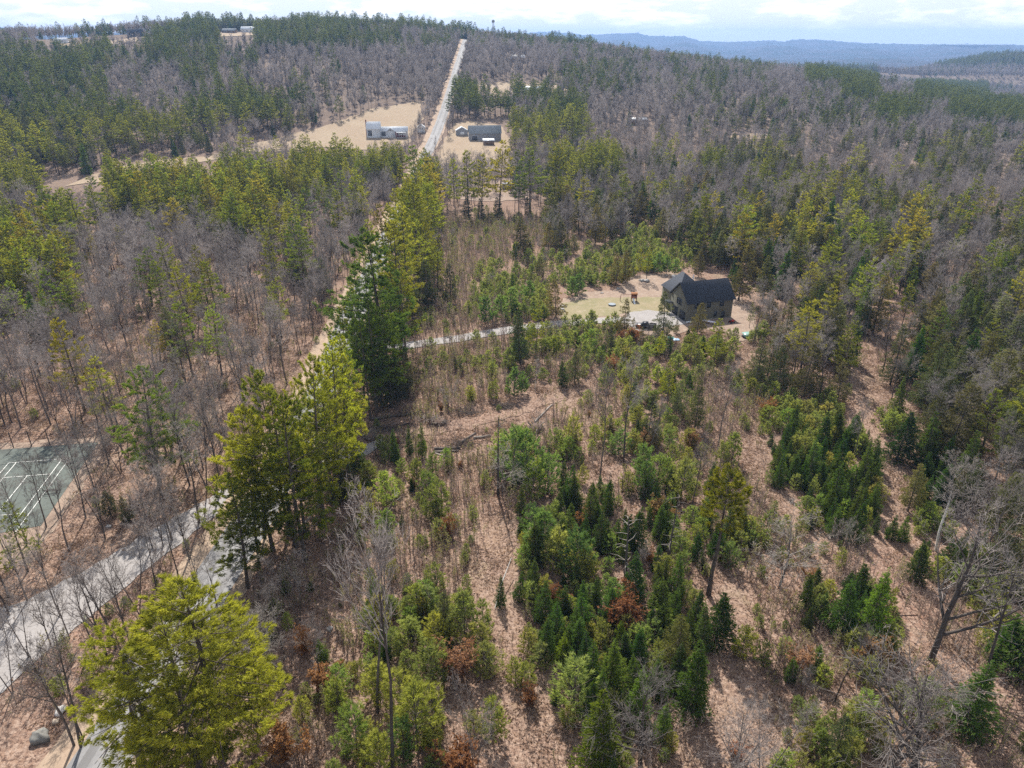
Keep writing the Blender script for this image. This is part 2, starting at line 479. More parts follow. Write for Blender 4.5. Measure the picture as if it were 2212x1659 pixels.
def smooth_line(pts, step):
    p = np.array(pts, float)
    out = []
    for i in range(len(p) - 1):
        a, b, c, d = p[max(i - 1, 0)], p[i], p[i + 1], p[min(i + 2, len(p) - 1)]
        k = max(2, int(np.linalg.norm(c - b) / step))
        for q in range(k):
            t = q / k
            out.append(.5 * ((2 * b) + (c - a) * t + (2 * a - 5 * b + 4 * c - d) * t * t + (3 * b - a - 3 * c + d) * t ** 3))
    out.append(p[-1])
    out = np.array(out)
    for _ in range(12): out[1:-1] = .25 * out[:-2] + .5 * out[1:-1] + .25 * out[2:]
    return out

LINES = []         # (polyline, half width kept free of trees)

def ribbon(name, line, wid, mat, lift, off=0.0, kind='structure', free=None, cross=4, lift_far=.0006, rag=0.0, tint=None):
    if free: LINES.append((line, free))
    d = np.gradient(line, axis=0); d /= np.linalg.norm(d, axis=1)[:, None]
    nrm = np.c_[d[:, 1], -d[:, 0]]
    u = np.linspace(-.5, .5, cross + 1) * wid + off
    v = line[:, None, :] + nrm[:, None, :] * u[None, :, None]
    if rag:
        v[:, 0] += nrm * RNG.normal(0, rag, (len(line), 1)); v[:, -1] += nrm * RNG.normal(0, rag, (len(line), 1))
    crown = (1 - (np.linspace(-1, 1, cross + 1)) ** 2) * .04
    z = terr(v[..., 0], v[..., 1]) + lift + lift_far * np.hypot(v[..., 0], v[..., 1]) + crown[None]
    n, m = len(line), cross + 1
    i, j = np.meshgrid(np.arange(n - 1), np.arange(m - 1), indexing='ij')
    q = np.stack([i * m + j, i * m + j + 1, (i + 1) * m + j + 1, (i + 1) * m + j], -1).reshape(-1, 4)
    a = Acc(); a.add(np.concatenate([v, z[..., None]], -1).reshape(-1, 3), q, 0, None if tint is None else np.tile(tint, n - 1))
    return tag(new_obj(name, a.mesh(name, [mat])), kind=kind)

ROAD_PX = [(150, 1760), (211, 1656), (251, 1598), (340, 1452), (440, 1290), (530, 1148), (610, 1022), (664, 925), (700, 842), (724, 770), (750, 705), (779, 645), (804, 588),
           (832, 528), (857, 470), (878, 428), (898, 384), (915, 345), (938, 300), (960, 240), (975, 190), (989, 140), (1000, 104), (1006, 87)]
road_pts = smooth_line(P2W(ROAD_PX), 6)
ribbon('road_shoulder', road_pts, 11.0, M['sand'], .03, -0.8, rag=.35)
ribbon('road', road_pts, 6.6, M['asphalt'], .10, free=6.2, cross=12, tint=[.5, .1, 1, .9, .2, 0, 0, .2, .9, 1, .1, .5], rag=.15)
ro = np.array([p for p in road_pts if p[1] < 320])
a_ = ribbon('centre_line', ro, .13, M['yellow'], .118, -.14, cross=1)
b_ = ribbon('centre_line', ro, .13, M['yellow'], .118, .14, cross=1)

DRIVE_PX = [(742, 745), (800, 757), (872, 751), (1000, 733), (1090, 714), (1180, 700), (1260, 692), (1320, 690), (1372, 692)]
drive_pts = smooth_line(P2W(DRIVE_PX), 4)
ribbon('driveway', drive_pts, 4.2, M['gravel'], .06, free=3.4, rag=.2)
drape('gravel_pad', P2W([(1352, 697), (1357, 676), (1400, 671), (1428, 674), (1462, 676), (1480, 690), (1484, 700), (1450, 706), (1410, 712), (1376, 716)]), M['gravel'], 1.5, .09, .3)
drape('lawn', P2W([(1216, 655), (1256, 647), (1318, 644), (1417, 642), (1456, 646), (1462, 678), (1400, 672), (1360, 676), (1318, 682), (1271, 688), (1230, 688), (1210, 676)]), M['lawn'], 2, .05, .5)
drape('bare_yard', P2W([(1205, 690), (1212, 650), (1260, 632), (1325, 628), (1345, 608), (1380, 594), (1448, 590), (1500, 598), (1590, 640), (1632, 668), (1640, 730), (1600, 742), (1560, 715), (1490, 712), (1440, 735), (1400, 725), (1330, 700), (1260, 694)]), M['earth'], 2, .02, .8)
drape('parking_area', P2W([(-60, 1330), (60, 1296), (190, 1232), (320, 1150), (440, 1086), (505, 1040), (530, 1075), (462, 1118), (400, 1165), (300, 1244), (195, 1335), (105, 1405), (30, 1476), (-60, 1540)]), M['gravel'], 1.5, .05, .3)
drape('side_track', P2W([(700, 985), (721, 973), (760, 962), (792, 962), (822, 948), (830, 956), (795, 985), (735, 994), (690, 1006)]), M['gravel'], 1.2, .05, .25)
drape('hay_field', P2W([(138, 402), (200, 378), (330, 346), (440, 338), (560, 309), (735, 262), (800, 238), (870, 224), (912, 219), (912, 258), (890, 285), (882, 316), (820, 326), (755, 322), (700, 318), (620, 326), (540, 330), (430, 352), (300, 372), (190, 398)]), M['field'], 7, .05, 2)
drape('roadside_field', P2W([(955, 310), (980, 268), (1020, 262), (1085, 272), (1100, 305), (1110, 350), (1090, 372), (960, 372), (935, 345)]), M['field'], 6, .05, 1.5)
drape('yard', P2W([(945, 384), (1050, 378), (1150, 392), (1150, 430), (1040, 436), (950, 424)]), M['earth'], 4, .05, 1.5, keep_open=False)
drape('far_meadow', P2W([(1018, 202), (1035, 182), (1098, 179), (1210, 182), (1222, 196), (1140, 204), (1085, 210)]), M['field'], 8, .15, 2)
drape('hill_meadow', P2W([(126, 97), (180, 92), (240, 89), (285, 83), (300, 80), (296, 92), (215, 99), (150, 101)]), M['field'], 8, .2, 2)
drape('crest_meadow', P2W([(420, 79), (470, 71.5), (545, 71), (552, 77), (480, 80)]), M['field'], 8, .2, 2)
drape('small_clearing', P2W([(1560, 295), (1640, 288), (1700, 292), (1690, 300), (1600, 304)]), M['field'], 6, .1, 2)

for nm, ln, wd in (('forest_track', [(1848, 760), (1842, 830), (1862, 895), (1885, 960), (1895, 1030), (1903, 1090), (1885, 1150), (1886, 1215), (1905, 1275), (1950, 1330)], 3.0),
                   ('skid_trail', [(1165, 1035), (1128, 1110), (1112, 1230), (1108, 1350), (1112, 1480), (1120, 1640), (1126, 1700)], 2.2), ('skid_trail', [(1575, 1250), (1590, 1330), (1600, 1430), (1598, 1540), (1570, 1690)], 2.4),
                   ('skid_trail', [(870, 935), (960, 925), (1060, 905), (1160, 870), (1215, 855)], 4.0)):
    ribbon(nm, smooth_line(P2W(ln), 1.5), wd, M['ground'], .015, rag=.45, free=wd * .28)

def water():
    a = Acc(); pts = []
    for i in range(40):
        t = i / 40 * 2 * math.pi
        rr = 8400 + 780 * math.sin(t); az = R(30.2 + 2.1 * math.cos(t) + .2 * math.sin(5 * t))
        pts.append((rr * math.sin(az), rr * math.cos(az), 24))
    c = np.mean(pts, 0)
    a.add(np.vstack([pts, c]), [(i, (i + 1) % 40, 40) for i in range(40)][::-1])
    m, n, l, out = mat_base('bay_water')
    p = n.new('ShaderNodeBsdfPrincipled'); p.inputs['Base Color'].default_value = (.05, .08, .1, 1); p.inputs['Roughness'].default_value = .28
    p.inputs['IOR'].default_value = 1.33
    l.new(p.outputs[0], out.inputs['Surface'])
    tag(new_obj('water', a.mesh('water', [m])), kind='structure')
water()

# ------------------------------------------------------------------ tree prototypes (trunk mesh + crown mesh per variant and level of detail)
UP = Vector((0, 0, 1))

def tilt(d, ang, rng):
    ax = d.cross(Vector(rng.normal(size=3)))
    if ax.length < 1e-5: ax = Vector((1, 0, 0))
    return Matrix.Rotation(ang, 3, ax.normalized()) @ d

def trunk_segs(rng, Ht, r0, n, wob, top=.97):
    p = Vector((0, 0, -.4)); d = Vector((0, 0, 1)); s = []
    for i in range(n):
        d = (d + Vector((*rng.normal(0, wob, 2), .15))).normalized()
        q = p + d * (Ht * top + .4) / n
        ra = r0 * (1 - i / n) ** .8 + .012; rb = r0 * (1 - (i + 1) / n) ** .8 + .012
        if i == 0: ra *= 1.35
        s.append((*p, ra, *q, rb)); p = q
    return s

def on_trunk(segs, z):
    for s in segs:
        if s[2] <= z <= s[6]:
            t = (z - s[2]) / max(s[6] - s[2], 1e-6)
            return np.array([s[0] + (s[4] - s[0]) * t, s[1] + (s[5] - s[1]) * t, z])
    return np.array([segs[-1][4], segs[-1][5], z])

CON = {  # base, Lmax, spacing, branches, gap, profile knots, elevation bottom/top, fan, thickness, density/m, blade len, width, blades, upward tilt
    'pine': dict(H=20, base=.31, L=4.7, sp=.95, nb=5, gap=.2, prof=([0, .14, .4, .7, .9, 1], [.65, 1, .8, .48, .21, .04]), e0=-6, e1=48, fan=.34, dens=19, bl=.40, bw=.07, k=6, up=.55, r=.27, curve=.10, inner=.28),
    'broadpine': dict(H=20, base=.20, L=5.4, sp=1.0, nb=6, gap=.2, prof=([0, .12, .35, .65, .88, 1], [.62, .95, 1, .72, .40, .08]), e0=-8, e1=48, fan=.38, dens=27, bl=.38, bw=.055, k=8, up=.6, r=.30, curve=.12, inner=.25),
    'redpine': dict(H=20, base=.62, L=2.6, sp=.62, nb=6, gap=.1, prof=([0, .3, .7, 1], [.8, 1, .8, .2]), e0=-4, e1=60, fan=.36, dens=17, bl=.46, bw=.085, k=6, up=.75, r=.23, curve=.12, inner=.35),
    'hemlock': dict(H=14, base=.10, L=3.4, sp=.50, nb=6, gap=.20, prof=([0, .15, .45, .8, 1], [.72, 1, .85, .38, .06]), e0=-4, e1=40, fan=.38, dens=13, bl=.34, bw=.105, k=4, up=.12, r=.20, curve=-.10, inner=.22),
    'spruce': dict(H=7, base=.03, L=1.5, sp=.29, nb=7, gap=.14, prof=([0, .1, .5, 1], [.85, 1, .62, .05]), e0=-10, e1=45, fan=.36, dens=20, bl=.22, bw=.085, k=3, up=.2, r=.085, curve=.06, inner=.12),
    'young': dict(H=4, base=.03, L=1.75, sp=.34, nb=6, gap=.22, prof=([0, .2, .5, .8, 1], [.75, 1, .82, .5, .16]), e0=14, e1=66, fan=.38, dens=17, bl=.34, bw=.050, k=5, up=.65, r=.05, curve=.14, inner=.18),
}

def conifer(kind, seed, lod, bare=0.0):
    rng = np.random.default_rng(seed); c = CON[kind]; H = c['H']
    mul = {0: (1.45, .9, .85, 0), 1: (1.1, 1, 1, 0), 2: (.62, 1.4, 1.9, -1), 3: (.20, 2.3, 4.2, -2)}[lod]
    ts = trunk_segs(rng, H, c['r'], 8 if lod < 3 else 3, .025)
    tr, cr = Acc(), Acc()
    tr.tubes(ts, 7 if lod < 2 else 4, 0)
    z0 = c['base'] * H; z = z0 + rng.uniform(0, c['sp'])
    wood, C, D, TI = [], [], [], []
    lop = rng.uniform(0, 6.28); amp = rng.uniform(.1, .3)
    if kind in ('pine', 'redpine', 'hemlock') and lod < 3:      # dead snags of branches below the crown
        for _ in range(10 if kind != 'hemlock' else 4):
            zz = rng.uniform(.15 * H if kind != 'hemlock' else .04 * H, z0); a = rng.uniform(0, 6.28); L = rng.uniform(.4, 1.6)
            b = on_trunk(ts, zz); wood.append((*b, .025, b[0] + math.cos(a) * L, b[1] + math.sin(a) * L, zz + rng.uniform(-.2, .3) * L, .008))
    while z < H * .985:
        t = (z - z0) / (H - z0)
        nb = max(3, int(round(c['nb'] * (1 - .25 * t))))
        a0 = rng.uniform(0, 6.28)
        for b in range(nb):
            if rng.random() < c['gap']: continue
            az = a0 + b * 6.283 / nb + rng.normal(0, .22)
            L = c['L'] * np.interp(t, *c['prof']) * rng.uniform(*((.5, 1.25) if kind in ('spruce', 'hemlock') else (.62, 1.16))) * (1 + amp * math.cos(az - lop))
            if L < .12: continue
            el = R(c['e0'] + (c['e1'] - c['e0']) * t ** 1.4 + rng.normal(0, 6))
            zb = z + rng.normal(0, c['sp'] * .18)
            p0 = on_trunk(ts, zb)
            h = np.array([math.cos(az), math.sin(az), 0]); s_ = np.array([-math.sin(az), math.cos(az), 0])
            def at(u):
                return p0 + h * (L * u * math.cos(el)) + np.array([0, 0, L * u * math.sin(el) + c['curve'] * L * u * u * (1 if c['curve'] > 0 else 1)])
            if lod < 3:
                rb = .012 + .010 * L
                q0, q1, q2 = at(0), at(.5), at(.96)
                wood.append((*q0, rb, *q1, rb * .7)); wood.append((*q1, rb * .7, *q2, rb * .25))
            n = max(2, int(L * c['dens'] * mul[0] + rng.random()))
            u = c['inner'] + (1 - c['inner']) * rng.random(n) ** .8
            side = rng.choice([-1, 1], n) * rng.random(n) ** .7
            if kind in ('pine', 'broadpine', 'redpine') and L > 1.2 or kind == 'young' and L > .5:       # needles gather in plumes along the branch
                nc = max(3, int(L * (2.5 if kind != 'young' else 4))); j = rng.integers(0, nc, n)
                uc = c['inner'] + (1 - c['inner']) * rng.random(nc) ** .7; sc = rng.choice([-1, 1], nc) * rng.random(nc) ** .6
                u = np.clip(uc[j] + rng.normal(0, (.17 if kind != 'young' else .09) / L, n), .1, 1.05); side = np.clip(sc[j] + rng.normal(0, .11, n), -1.1, 1.1)
            wid = L * c['fan'] * np.clip(np.sin(np.pi * np.clip(u * .93 + .06, 0, 1)) ** .8 + .12, 0, 1)
            base = p0[None] + h[None] * (L * u * math.cos(el))[:, None] + s_[None] * (side * wid)[:, None]
            base[:, 2] += L * u * math.sin(el) + c['curve'] * L * u * u - .06 * np.abs(side) * wid + rng.normal(0, .05 + (.012 if 'pine' in kind else .025) * L, n)
            d = h[None] + s_[None] * (side * .9)[:, None] + np.array([0, 0, c['up']])[None]
            k = max(2, c['k'] + mul[3])
            C.append(np.repeat(base, k, 0)); D.append(np.repeat(d, k, 0) + rng.normal(0, .42 if lod < 2 else .32, (n * k, 3)))
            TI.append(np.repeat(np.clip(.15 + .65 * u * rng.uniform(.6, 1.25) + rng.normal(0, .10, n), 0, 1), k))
        z += c['sp'] * rng.uniform(.75, 1.25)
    if C:
        C = np.concatenate(C); D = np.concatenate(D); TI = np.concatenate(TI)
        ln = c['bl'] * mul[1] * rng.uniform(.6, 1.25, len(C)); w = c['bw'] * mul[2] * rng.uniform(.7, 1.3, len(C))
        cr.blades(C, D, ln, w, rng, 0, TI)
    tr.tubes(wood, 3, 0)
    return tr, cr, H

def bare(seed, lod, H=15, r0=.16, fork=.34, n1=13, ang=38, spread=.42, stems=1):
    """Leafless hardwood: trunk and limbs as tapered tubes, the finest twigs as slim faces."""
    rng = np.random.default_rng(seed)
    tube, mid, twig = [], [], []
    maxlv = 3 if lod < 3 else 2
    def grow(p, d, L, r, lv):
        k = (9, 4, 3, 2)[lv]
        wob = (.045, .10, .14, .16)[lv]; lift = (.05, .07, .05, .04)[lv]
        nch = (n1, 9 if lod < 2 else 7, 6 if lod < 2 else 4, 0)[lv] if lv < maxlv else 0
        start = (fork, .18, .12, 0)[lv]
        kids = sorted(rng.uniform(start, .99, nch)) if nch else []
        for i in range(k):
            d = (d + Vector(rng.normal(0, wob, 3)) + UP * lift).normalized()
            q = p + d * (L / k)
            f0, f1 = i / k, (i + 1) / k
            ra = r * (1 - .85 * f0) if lv else r * (1 - .88 * f0); rb = r * (1 - .85 * f1) if lv else r * (1 - .88 * f1)
            (tube if lv == 0 or (lv == 1 and lod < 3) else mid if (lv == 2 and lod < 2) else twig).append((*p, max(ra, .006), *q, max(rb, .004)))
            for s in kids:
                if f0 <= s < f1:
                    t = (s - f0) * k
                    b = p.lerp(q, t)
                    a = R(ang * rng.uniform(.7, 1.4)) * (1 if lv == 0 else 1.05)
                    if lv == 0:
                        cl = H * spread * (1.05 - .72 * max(0, (s - fork) / (1 - fork))) * rng.uniform(.6, 1.15)
                        cr_ = r * (1 - .85 * s) * .62
                    else:
                        cl = L * (.55, .55, .5)[lv - 1] * (1.1 - .6 * s) * rng.uniform(.6, 1.2); cr_ = r * (1 - .8 * s) * .6
                    grow(b, tilt(d, a, rng), cl, max(cr_, .008), lv + 1)
            p = q
    for s in range(stems):
        d = Vector((0, 0, 1)) if stems == 1 else tilt(UP, R(rng.uniform(5, 16)), rng)
        grow(Vector((rng.normal(0, .12 * (stems > 1)), rng.normal(0, .12 * (stems > 1)), -.4)), d, H * rng.uniform(.85, 1.0), r0 * (1 if stems == 1 else .72), 0)
    tr, cr = Acc(), Acc()
    n0 = {0: 7, 1: 6, 2: 5, 3: 3}[lod]
    big = [s for s in tube if s[3] > .05]; small = [s for s in tube if s[3] <= .05]
    tr.tubes(big, n0, 0)
    cr.tubes(small, 3, 0); cr.tubes(mid, 3, 0)
    cr.strips(twig, rng, 0, {0: 1.7, 1: 2.4, 2: 4.0, 3: 7.0}[lod])
    return tr, cr, H

def saplings(seed, n=9, H=4.5, spread=1.6, buds=0):
    rng = np.random.default_rng(seed); st, tw = [], []
    for _ in range(n):
        p = Vector((rng.normal(0, spread * .5), rng.normal(0, spread * .5), -.1)); h = H * rng.uniform(.4, 1.0)
        d = tilt(UP, R(rng.uniform(0, 7)), rng); k = 4; r = .018 + .004 * h
        for i in range(k):
            d = (d + Vector(rng.normal(0, .05, 3)) + UP * .08).normalized(); q = p + d * h / k
            st.append((*p, r * (1 - .2 * i), *q, r * (.8 - .2 * i) + .004))
            for _ in range(7):
                e = tilt(d, R(rng.uniform(20, 50)), rng); b = p.lerp(q, rng.random()); L = h * rng.uniform(.08, .24) * (1.2 - .2 * i)
                tw.append((*b, .018, *(b + e * L), .009))
            p = q
    a = Acc(); a.tubes(st, 3, 0); a.strips(tw, rng, 0, 1.3)
    if buds:
        t = np.array(tw); t = t[t[:, 2] > .22 * H]; k = rng.integers(0, len(t), buds); f = rng.random((buds, 1))
        C = t[k, 0:3] * (1 - f) + t[k, 4:7] * f
        a.blades(C + rng.normal(0, .03, C.shape), rng.normal(0, 1, C.shape) + [0, 0, .4], rng.uniform(.10, .22, buds), rng.uniform(.05, .10, buds), rng, 1, rng.random(buds))
    return a

def leafy(seed, H=3.0, stems=7, nl=1500):
    """Beech sapling that kept last year's leaves."""
    rng = np.random.default_rng(seed); st, C, D = [], [], []
    for _ in range(stems):
        p = Vector((rng.normal(0, .12), rng.normal(0, .12), -.1)); d = tilt(UP, R(rng.uniform(5, 32)), rng); h = H * rng.uniform(.6, 1)
        for i in range(5):
            d = (d + Vector(rng.normal(0, .08, 3)) + UP * .04).normalized(); q = p + d * h / 5
            st.append((*p, .026 - .004 * i, *q, .022 - .004 * i))
            if i:
                for _ in range(5):
                    e = tilt(d, R(rng.uniform(35, 80)), rng); L = h * rng.uniform(.12, .3); b = p.lerp(q, rng.random()); st.append((*b, .010, *(b + e * L), .004))
                    m = max(2, nl // (stems * 20)); u = rng.random(m)
                    C.append(np.array(b)[None] + np.array(e)[None] * (u * L)[:, None] + rng.normal(0, .06, (m, 3))); D.append(rng.normal(0, 1, (m, 3)) + np.array(e)[None] * .5)
            p = q
    tr, cr = Acc(), Acc(); tr.tubes(st, 3, 0)
    C = np.concatenate(C); D = np.concatenate(D)
    for sgn in (1, 2): cr.blades(C, D + rng.normal(0, .5, D.shape), rng.uniform(.12, .22, len(C)), rng.uniform(.07, .12, len(C)), rng, 0, rng.random(len(C)))
    return tr, cr, H

def snag(seed, H=9):
    rng = np.random.default_rng(seed); ts = trunk_segs(rng, H, .17, 6, .03)
    ts = [(*s[:3], max(s[3], .05), *s[4:7], max(s[7], .045)) for s in ts]
    tr, cr = Acc(), Acc(); tr.tubes(ts, 7, 0); br = []
    for _ in range(22):
        z = H * rng.uniform(.3, .98); a = rng.uniform(0, 6.28); L = rng.uniform(.3, 1.7); b = on_trunk(ts, z)
        m = b + np.array([math.cos(a) * L * .6, math.sin(a) * L * .6, rng.uniform(-.1, .25) * L])
        q = m + np.array([math.cos(a + .3) * L * .5, math.sin(a + .3) * L * .5, rng.uniform(-.4, .3) * L])
        br += [(*b, .045, *m, .03), (*m, .03, *q, .01)]
    cr.tubes(br, 4, 0)
    return tr, cr, H

PROTO = {}
def reg(kind, lod, made, mt, mc, tname, cname):
    tr, cr, H = made
    tm = tr.mesh(tname, [mt]); cm = cr.mesh(cname, [mc]) if cr.v else None
    PROTO.setdefault((kind, lod), []).append((tm, cm, H))

for lod, n in ((0, 3), (1, 4), (2, 4), (3, 4)):
    for i in range(n): reg('pine', lod, conifer('pine', 100 + i + 10 * lod, lod), M['pbark'], M['hillpine' if lod == 3 else 'pine'], 'pine_trunk', 'pine_crown')
    for i in range(min(n, 3)):
        if lod: reg('hemlock', lod, conifer('hemlock', 200 + i + 10 * lod, lod), M['pbark'], M['hemlock'], 'hemlock_trunk', 'hemlock_crown')
        if lod: reg('spruce', lod, conifer('spruce', 300 + i + 10 * lod, lod), M['pbark'], M['spruce'], 'spruce_trunk', 'spruce_crown')
    for i in range(n):
        if lod: reg('young', lod, conifer('young', 400 + i + 10 * lod, lod), M['bark'], M['young'], 'young_pine_trunk', 'young_pine_crown')
    for i in range(n + (lod == 1)):
        made = bare(500 + i + 10 * lod, lod, H=15, r0=(.15, .17, .14, .16)[i % 4], fork=(.34, .42, .28, .5)[i % 4], n1=(14, 16, 14, 13)[i % 4] if lod < 3 else 20,
                    ang=(36, 40, 34, 42)[i % 4], spread=(.36, .34, .40, .32)[i % 4], stems=2 if i == 2 else 1)
        reg('bare', lod, made, M['bark'], M['twig'], 'bare_trunk', 'bare_crown')
for i in range(3): reg('broadpine', 1, conifer('broadpine', 610 + i, 0), M['pbark'], M['pine'], 'pine_trunk', 'pine_crown')
for i in range(2): reg('redpine', 1, conifer('redpine', 600 + i, 0), M['pbark'], M['pine'], 'red_pine_trunk', 'red_pine_crown')
for i in range(3): reg('beech', 1, leafy(620 + i, 3.0, 6 + i, 1500), M['stem'], M['beech'], 'beech_stems', 'beech_leaves')
for i in range(3): reg('snag', 1, snag(640 + i), M['bark'], M['dead'], 'dead_trunk', 'dead_limbs')
for i in range(2): reg('birch', 1, bare(660 + i, 1, H=12, r0=.11, fork=.5, n1=10, ang=32, spread=.26), M['birch'], M['dead'], 'birch_trunk', 'birch_limbs')
for i in range(2): reg('bigbare', 1, bare(690 + i, 0, H=15, r0=.24, fork=.16, n1=19, ang=44, spread=.62, stems=2 - i), M['bark'], M['twig'], 'bare_trunk', 'bare_crown')
for i in range(2): reg('tallbare', 1, bare(720 + i, 0, H=15, r0=.135, fork=.46, n1=17, ang=27, spread=.36), M['bark'], M['twig'], 'bare_trunk', 'bare_crown')
for i in range(2): reg('palebare', 1, bare(680 + i, 1, H=10, r0=.12, fork=.25, n1=14, ang=48, spread=.55, stems=1 + i), M['bark'], M['dead'], 'pale_trunk', 'pale_limbs')

# ------------------------------------------------------------------ buildings
WINDOW = plain('window_glass', (.035, .045, .06), .12, .2, 1, 0, .6)
WHITE = plain('white_paint', (.72, .73, .74), .6, .06, .8)
PALEBLUE = plain('pale_blue_clapboard', (.62, .66, .70), .75, .06, .6)
GREYWALL = plain('grey_clapboard', (.30, .31, .33), .8, .1, .8)
METALROOF = plain('pale_metal_roof', (.68, .71, .74), .45, .05, .5, 0, .5)
GREYROOF = plain('grey_shingle_roof', (.27, .295, .31), .85, .1, 1.0)
DARKROOF = plain('charcoal_shingles', (.040, .046, .060), .85, .35, 3.0)
OLIVE = plain('olive_siding', (.150, .147, .118), .8, .08, 1.2)
DARKTRIM = plain('dark_trim', (.03, .031, .035), .6, .1)
BRICK = plain('brick', (.23, .09, .07), .9, .25, 6)
REDWALL = plain('dark_red_boards', (.20, .055, .05), .8, .15)
BROWN = plain('brown_boards', (.20, .14, .10), .85, .2)
CONCRETE = plain('concrete', (.42, .41, .39), .9, .1)

FOOT = []

def at_frame(pA, rz, name, label, cat, group=None):
    x, y = pA
    e = new_obj(name, None, None, (x, y, T(x, y)))
    e.rotation_euler = (0, 0, rz)
    return tag(e, label, cat, group)

def footprint(e, L, W, m=2.0):
    ca, sa = math.cos(e.rotation_euler.z), math.sin(e.rotation_euler.z)
    q = [(-m, -m), (L + m, -m), (L + m, W + m), (-m, W + m)]
    OPEN.append([(e.location.x + a * ca - b * sa, e.location.y + a * sa + b * ca) for a, b in q])

def gable(parent, wallmat, roofmat, x0, y0, L, W, he, hr, along='x', oh=.35, th=.16, base=0.0, name='wall', rname='roof', trim=None):
    """Walls with gable ends and a two-slope roof; the ridge runs along x or y."""
    if along == 'x':
        m = lambda a, b, z: (x0 + a, y0 + b, z)
        A, B = L, W
    else:
        m = lambda a, b, z: (x0 + b, y0 + a, z)
        A, B = W, L
    a = Acc()
    v = [m(0, 0, base - 1), m(A, 0, base - 1), m(A, B, base - 1), m(0, B, base - 1), m(0, 0, he), m(A, 0, he), m(A, B, he), m(0, B, he), m(0, B / 2, hr), m(A, B / 2, hr)]
    a.add(v, [(0, 1, 5, 4), (2, 3, 7, 6), (3, 0, 4, 7), (1, 2, 6, 5)]); a.add(v, [(4, 7, 8), (5, 9, 6)])
    w = new_obj(name, a.mesh(name, [wallmat]), parent)
    r = Acc(); sl = (hr - he) / (B / 2)
    for sgn in (0, 1):
        e_ = -oh if not sgn else B + oh
        ze = he - oh * sl
        lo = [m(-oh, e_, ze + .03), m(A + oh, e_, ze + .03), m(A + oh, B / 2, hr + .03), m(-oh, B / 2, hr + .03)]
        hi = [(p[0], p[1], p[2] + th) for p in lo]
        r.add(lo + hi, [(0, 1, 2, 3), (4, 5, 6, 7), (0, 1, 5, 4), (1, 2, 6, 5), (3, 0, 4, 7)])
    rf = new_obj(rname, r.mesh(rname, [roofmat]), parent)
    if trim:
        for xx in (-oh - .03, A + oh + .03):
            t = Acc()
            for s0, s1 in ((-oh, B / 2), (B + oh, B / 2)):
                z0, z1 = he - oh * sl + .03, hr + .03
                q = [m(xx - .03, s0, z0 - .12), m(xx - .03, s1, z1 - .12), m(xx - .03, s1, z1 + th + .03), m(xx - .03, s0, z0 + th + .03)]
                q2 = [m(xx + .03, s0, z0 - .12), m(xx + .03, s1, z1 - .12), m(xx + .03, s1, z1 + th + .03), m(xx + .03, s0, z0 + th + .03)]
                t.add(q + q2, [(0, 1, 2, 3), (4, 5, 6, 7), (0, 1, 5, 4), (2, 3, 7, 6)])
            new_obj('trim', t.mesh('trim', [trim]), rf)
    return w, rf

def window(parent, c, w, h, face='y', frame=WHITE, cols=2, rows=2, d=.06, name='window'):
    """Framed window: the frame stands proud of the wall, the pane sits in it. face y: on a wall facing -y; x: facing -x."""
    cx, cy, cz = c
    a = Acc(); b = .09
    def bx(u, z, su, sz, depth):
        if face == 'y': a.box((cx + u, cy - depth / 2, cz + z), (su, depth, sz))
        else: a.box((cx - depth / 2, cy - u, cz + z), (depth, su, sz))
    for s in (-1, 1):
        bx(s * (w / 2), 0, b, h + b, d); bx(0, s * (h / 2), w - b, b, d)
    for i in range(1, cols): bx(-w / 2 + w * i / cols, 0, .05, h - b, d * .8)
    for i in range(1, rows): bx(0, -h / 2 + h * i / rows, w - b, .045, d * .7)
    f = new_obj(name, a.mesh(name, [frame]), parent)
    g = Acc()
    if face == 'y': g.box((cx, cy - .012, cz), (w - b, .024, h - b))
    else: g.box((cx - .012, cy, cz), (.024, w - b, h - b))
    new_obj('pane', g.mesh('pane', [WINDOW]), f)
    return f

def boxpart(parent, name, mat, *boxes):
    a = Acc()
    for b in boxes: a.box(*b)
    return new_obj(name, a.mesh(name, [mat]), parent)

def angle(pA, pB): return math.atan2(pB[1] - pA[1], pB[0] - pA[0])

# dark house beside the gravel pad: near corner of its garage gable at the origin, long wall along x
hA, hB = unproj(1482, 697), unproj(1575, 684)
hrz = angle(hA, hB) - R(2)
dh = at_frame(hA, hrz, 'dark_house', 'olive sided house with charcoal gable roof and two garage doors on gravel pad', 'house')
HL, HW = 13.6, 9.0
footprint(dh, HL, HW + 7, 1.2)
wl_, rf_ = gable(dh, OLIVE, DARKROOF, 0, 0, HL, HW, 5.6, 9.6, 'x', .45, .2, trim=DARKTRIM)
for yy in (2.3, 6.4):                                              # garage doors on the gable wall
    f = boxpart(dh, 'garage_door', DARKTRIM, ((-.05, yy, 1.25), (.1, 2.9, 2.6)))
    a = Acc()
    for k in range(4): a.box((-.115, yy, .3 + .6 * k), (.03, 2.6, .06))
    new_obj('panel_rail', a.mesh('panel_rail', [plain('door_rail', (.06, .06, .065), .6, .1)]), f)
for dy in (-.72, .72): window(dh, (0, HW / 2 + dy, 4.5), 1.15, 1.7, 'x', DARKTRIM, 1, 2)
for xx, zz, ww, hh in ((2.5, 4.5, 1.0, 1.6), (4.4, 4.6, 1.0, 1.2), (6.3, 4.5, 1.1, 1.7), (10.2, 4.5, 1.15, 1.7), (8.6, 1.6, .9, 1.4)):
    window(dh, (xx, 0, zz), ww, hh, 'y', DARKTRIM, 1, 2)
d_ = boxpart(dh, 'door', DARKTRIM, ((11.0, -.04, 1.05), (1.0, .08, 2.1)))
boxpart(d_, 'handle', METALROOF, ((10.62, -.11, 1.05), (.06, .06, .14)))
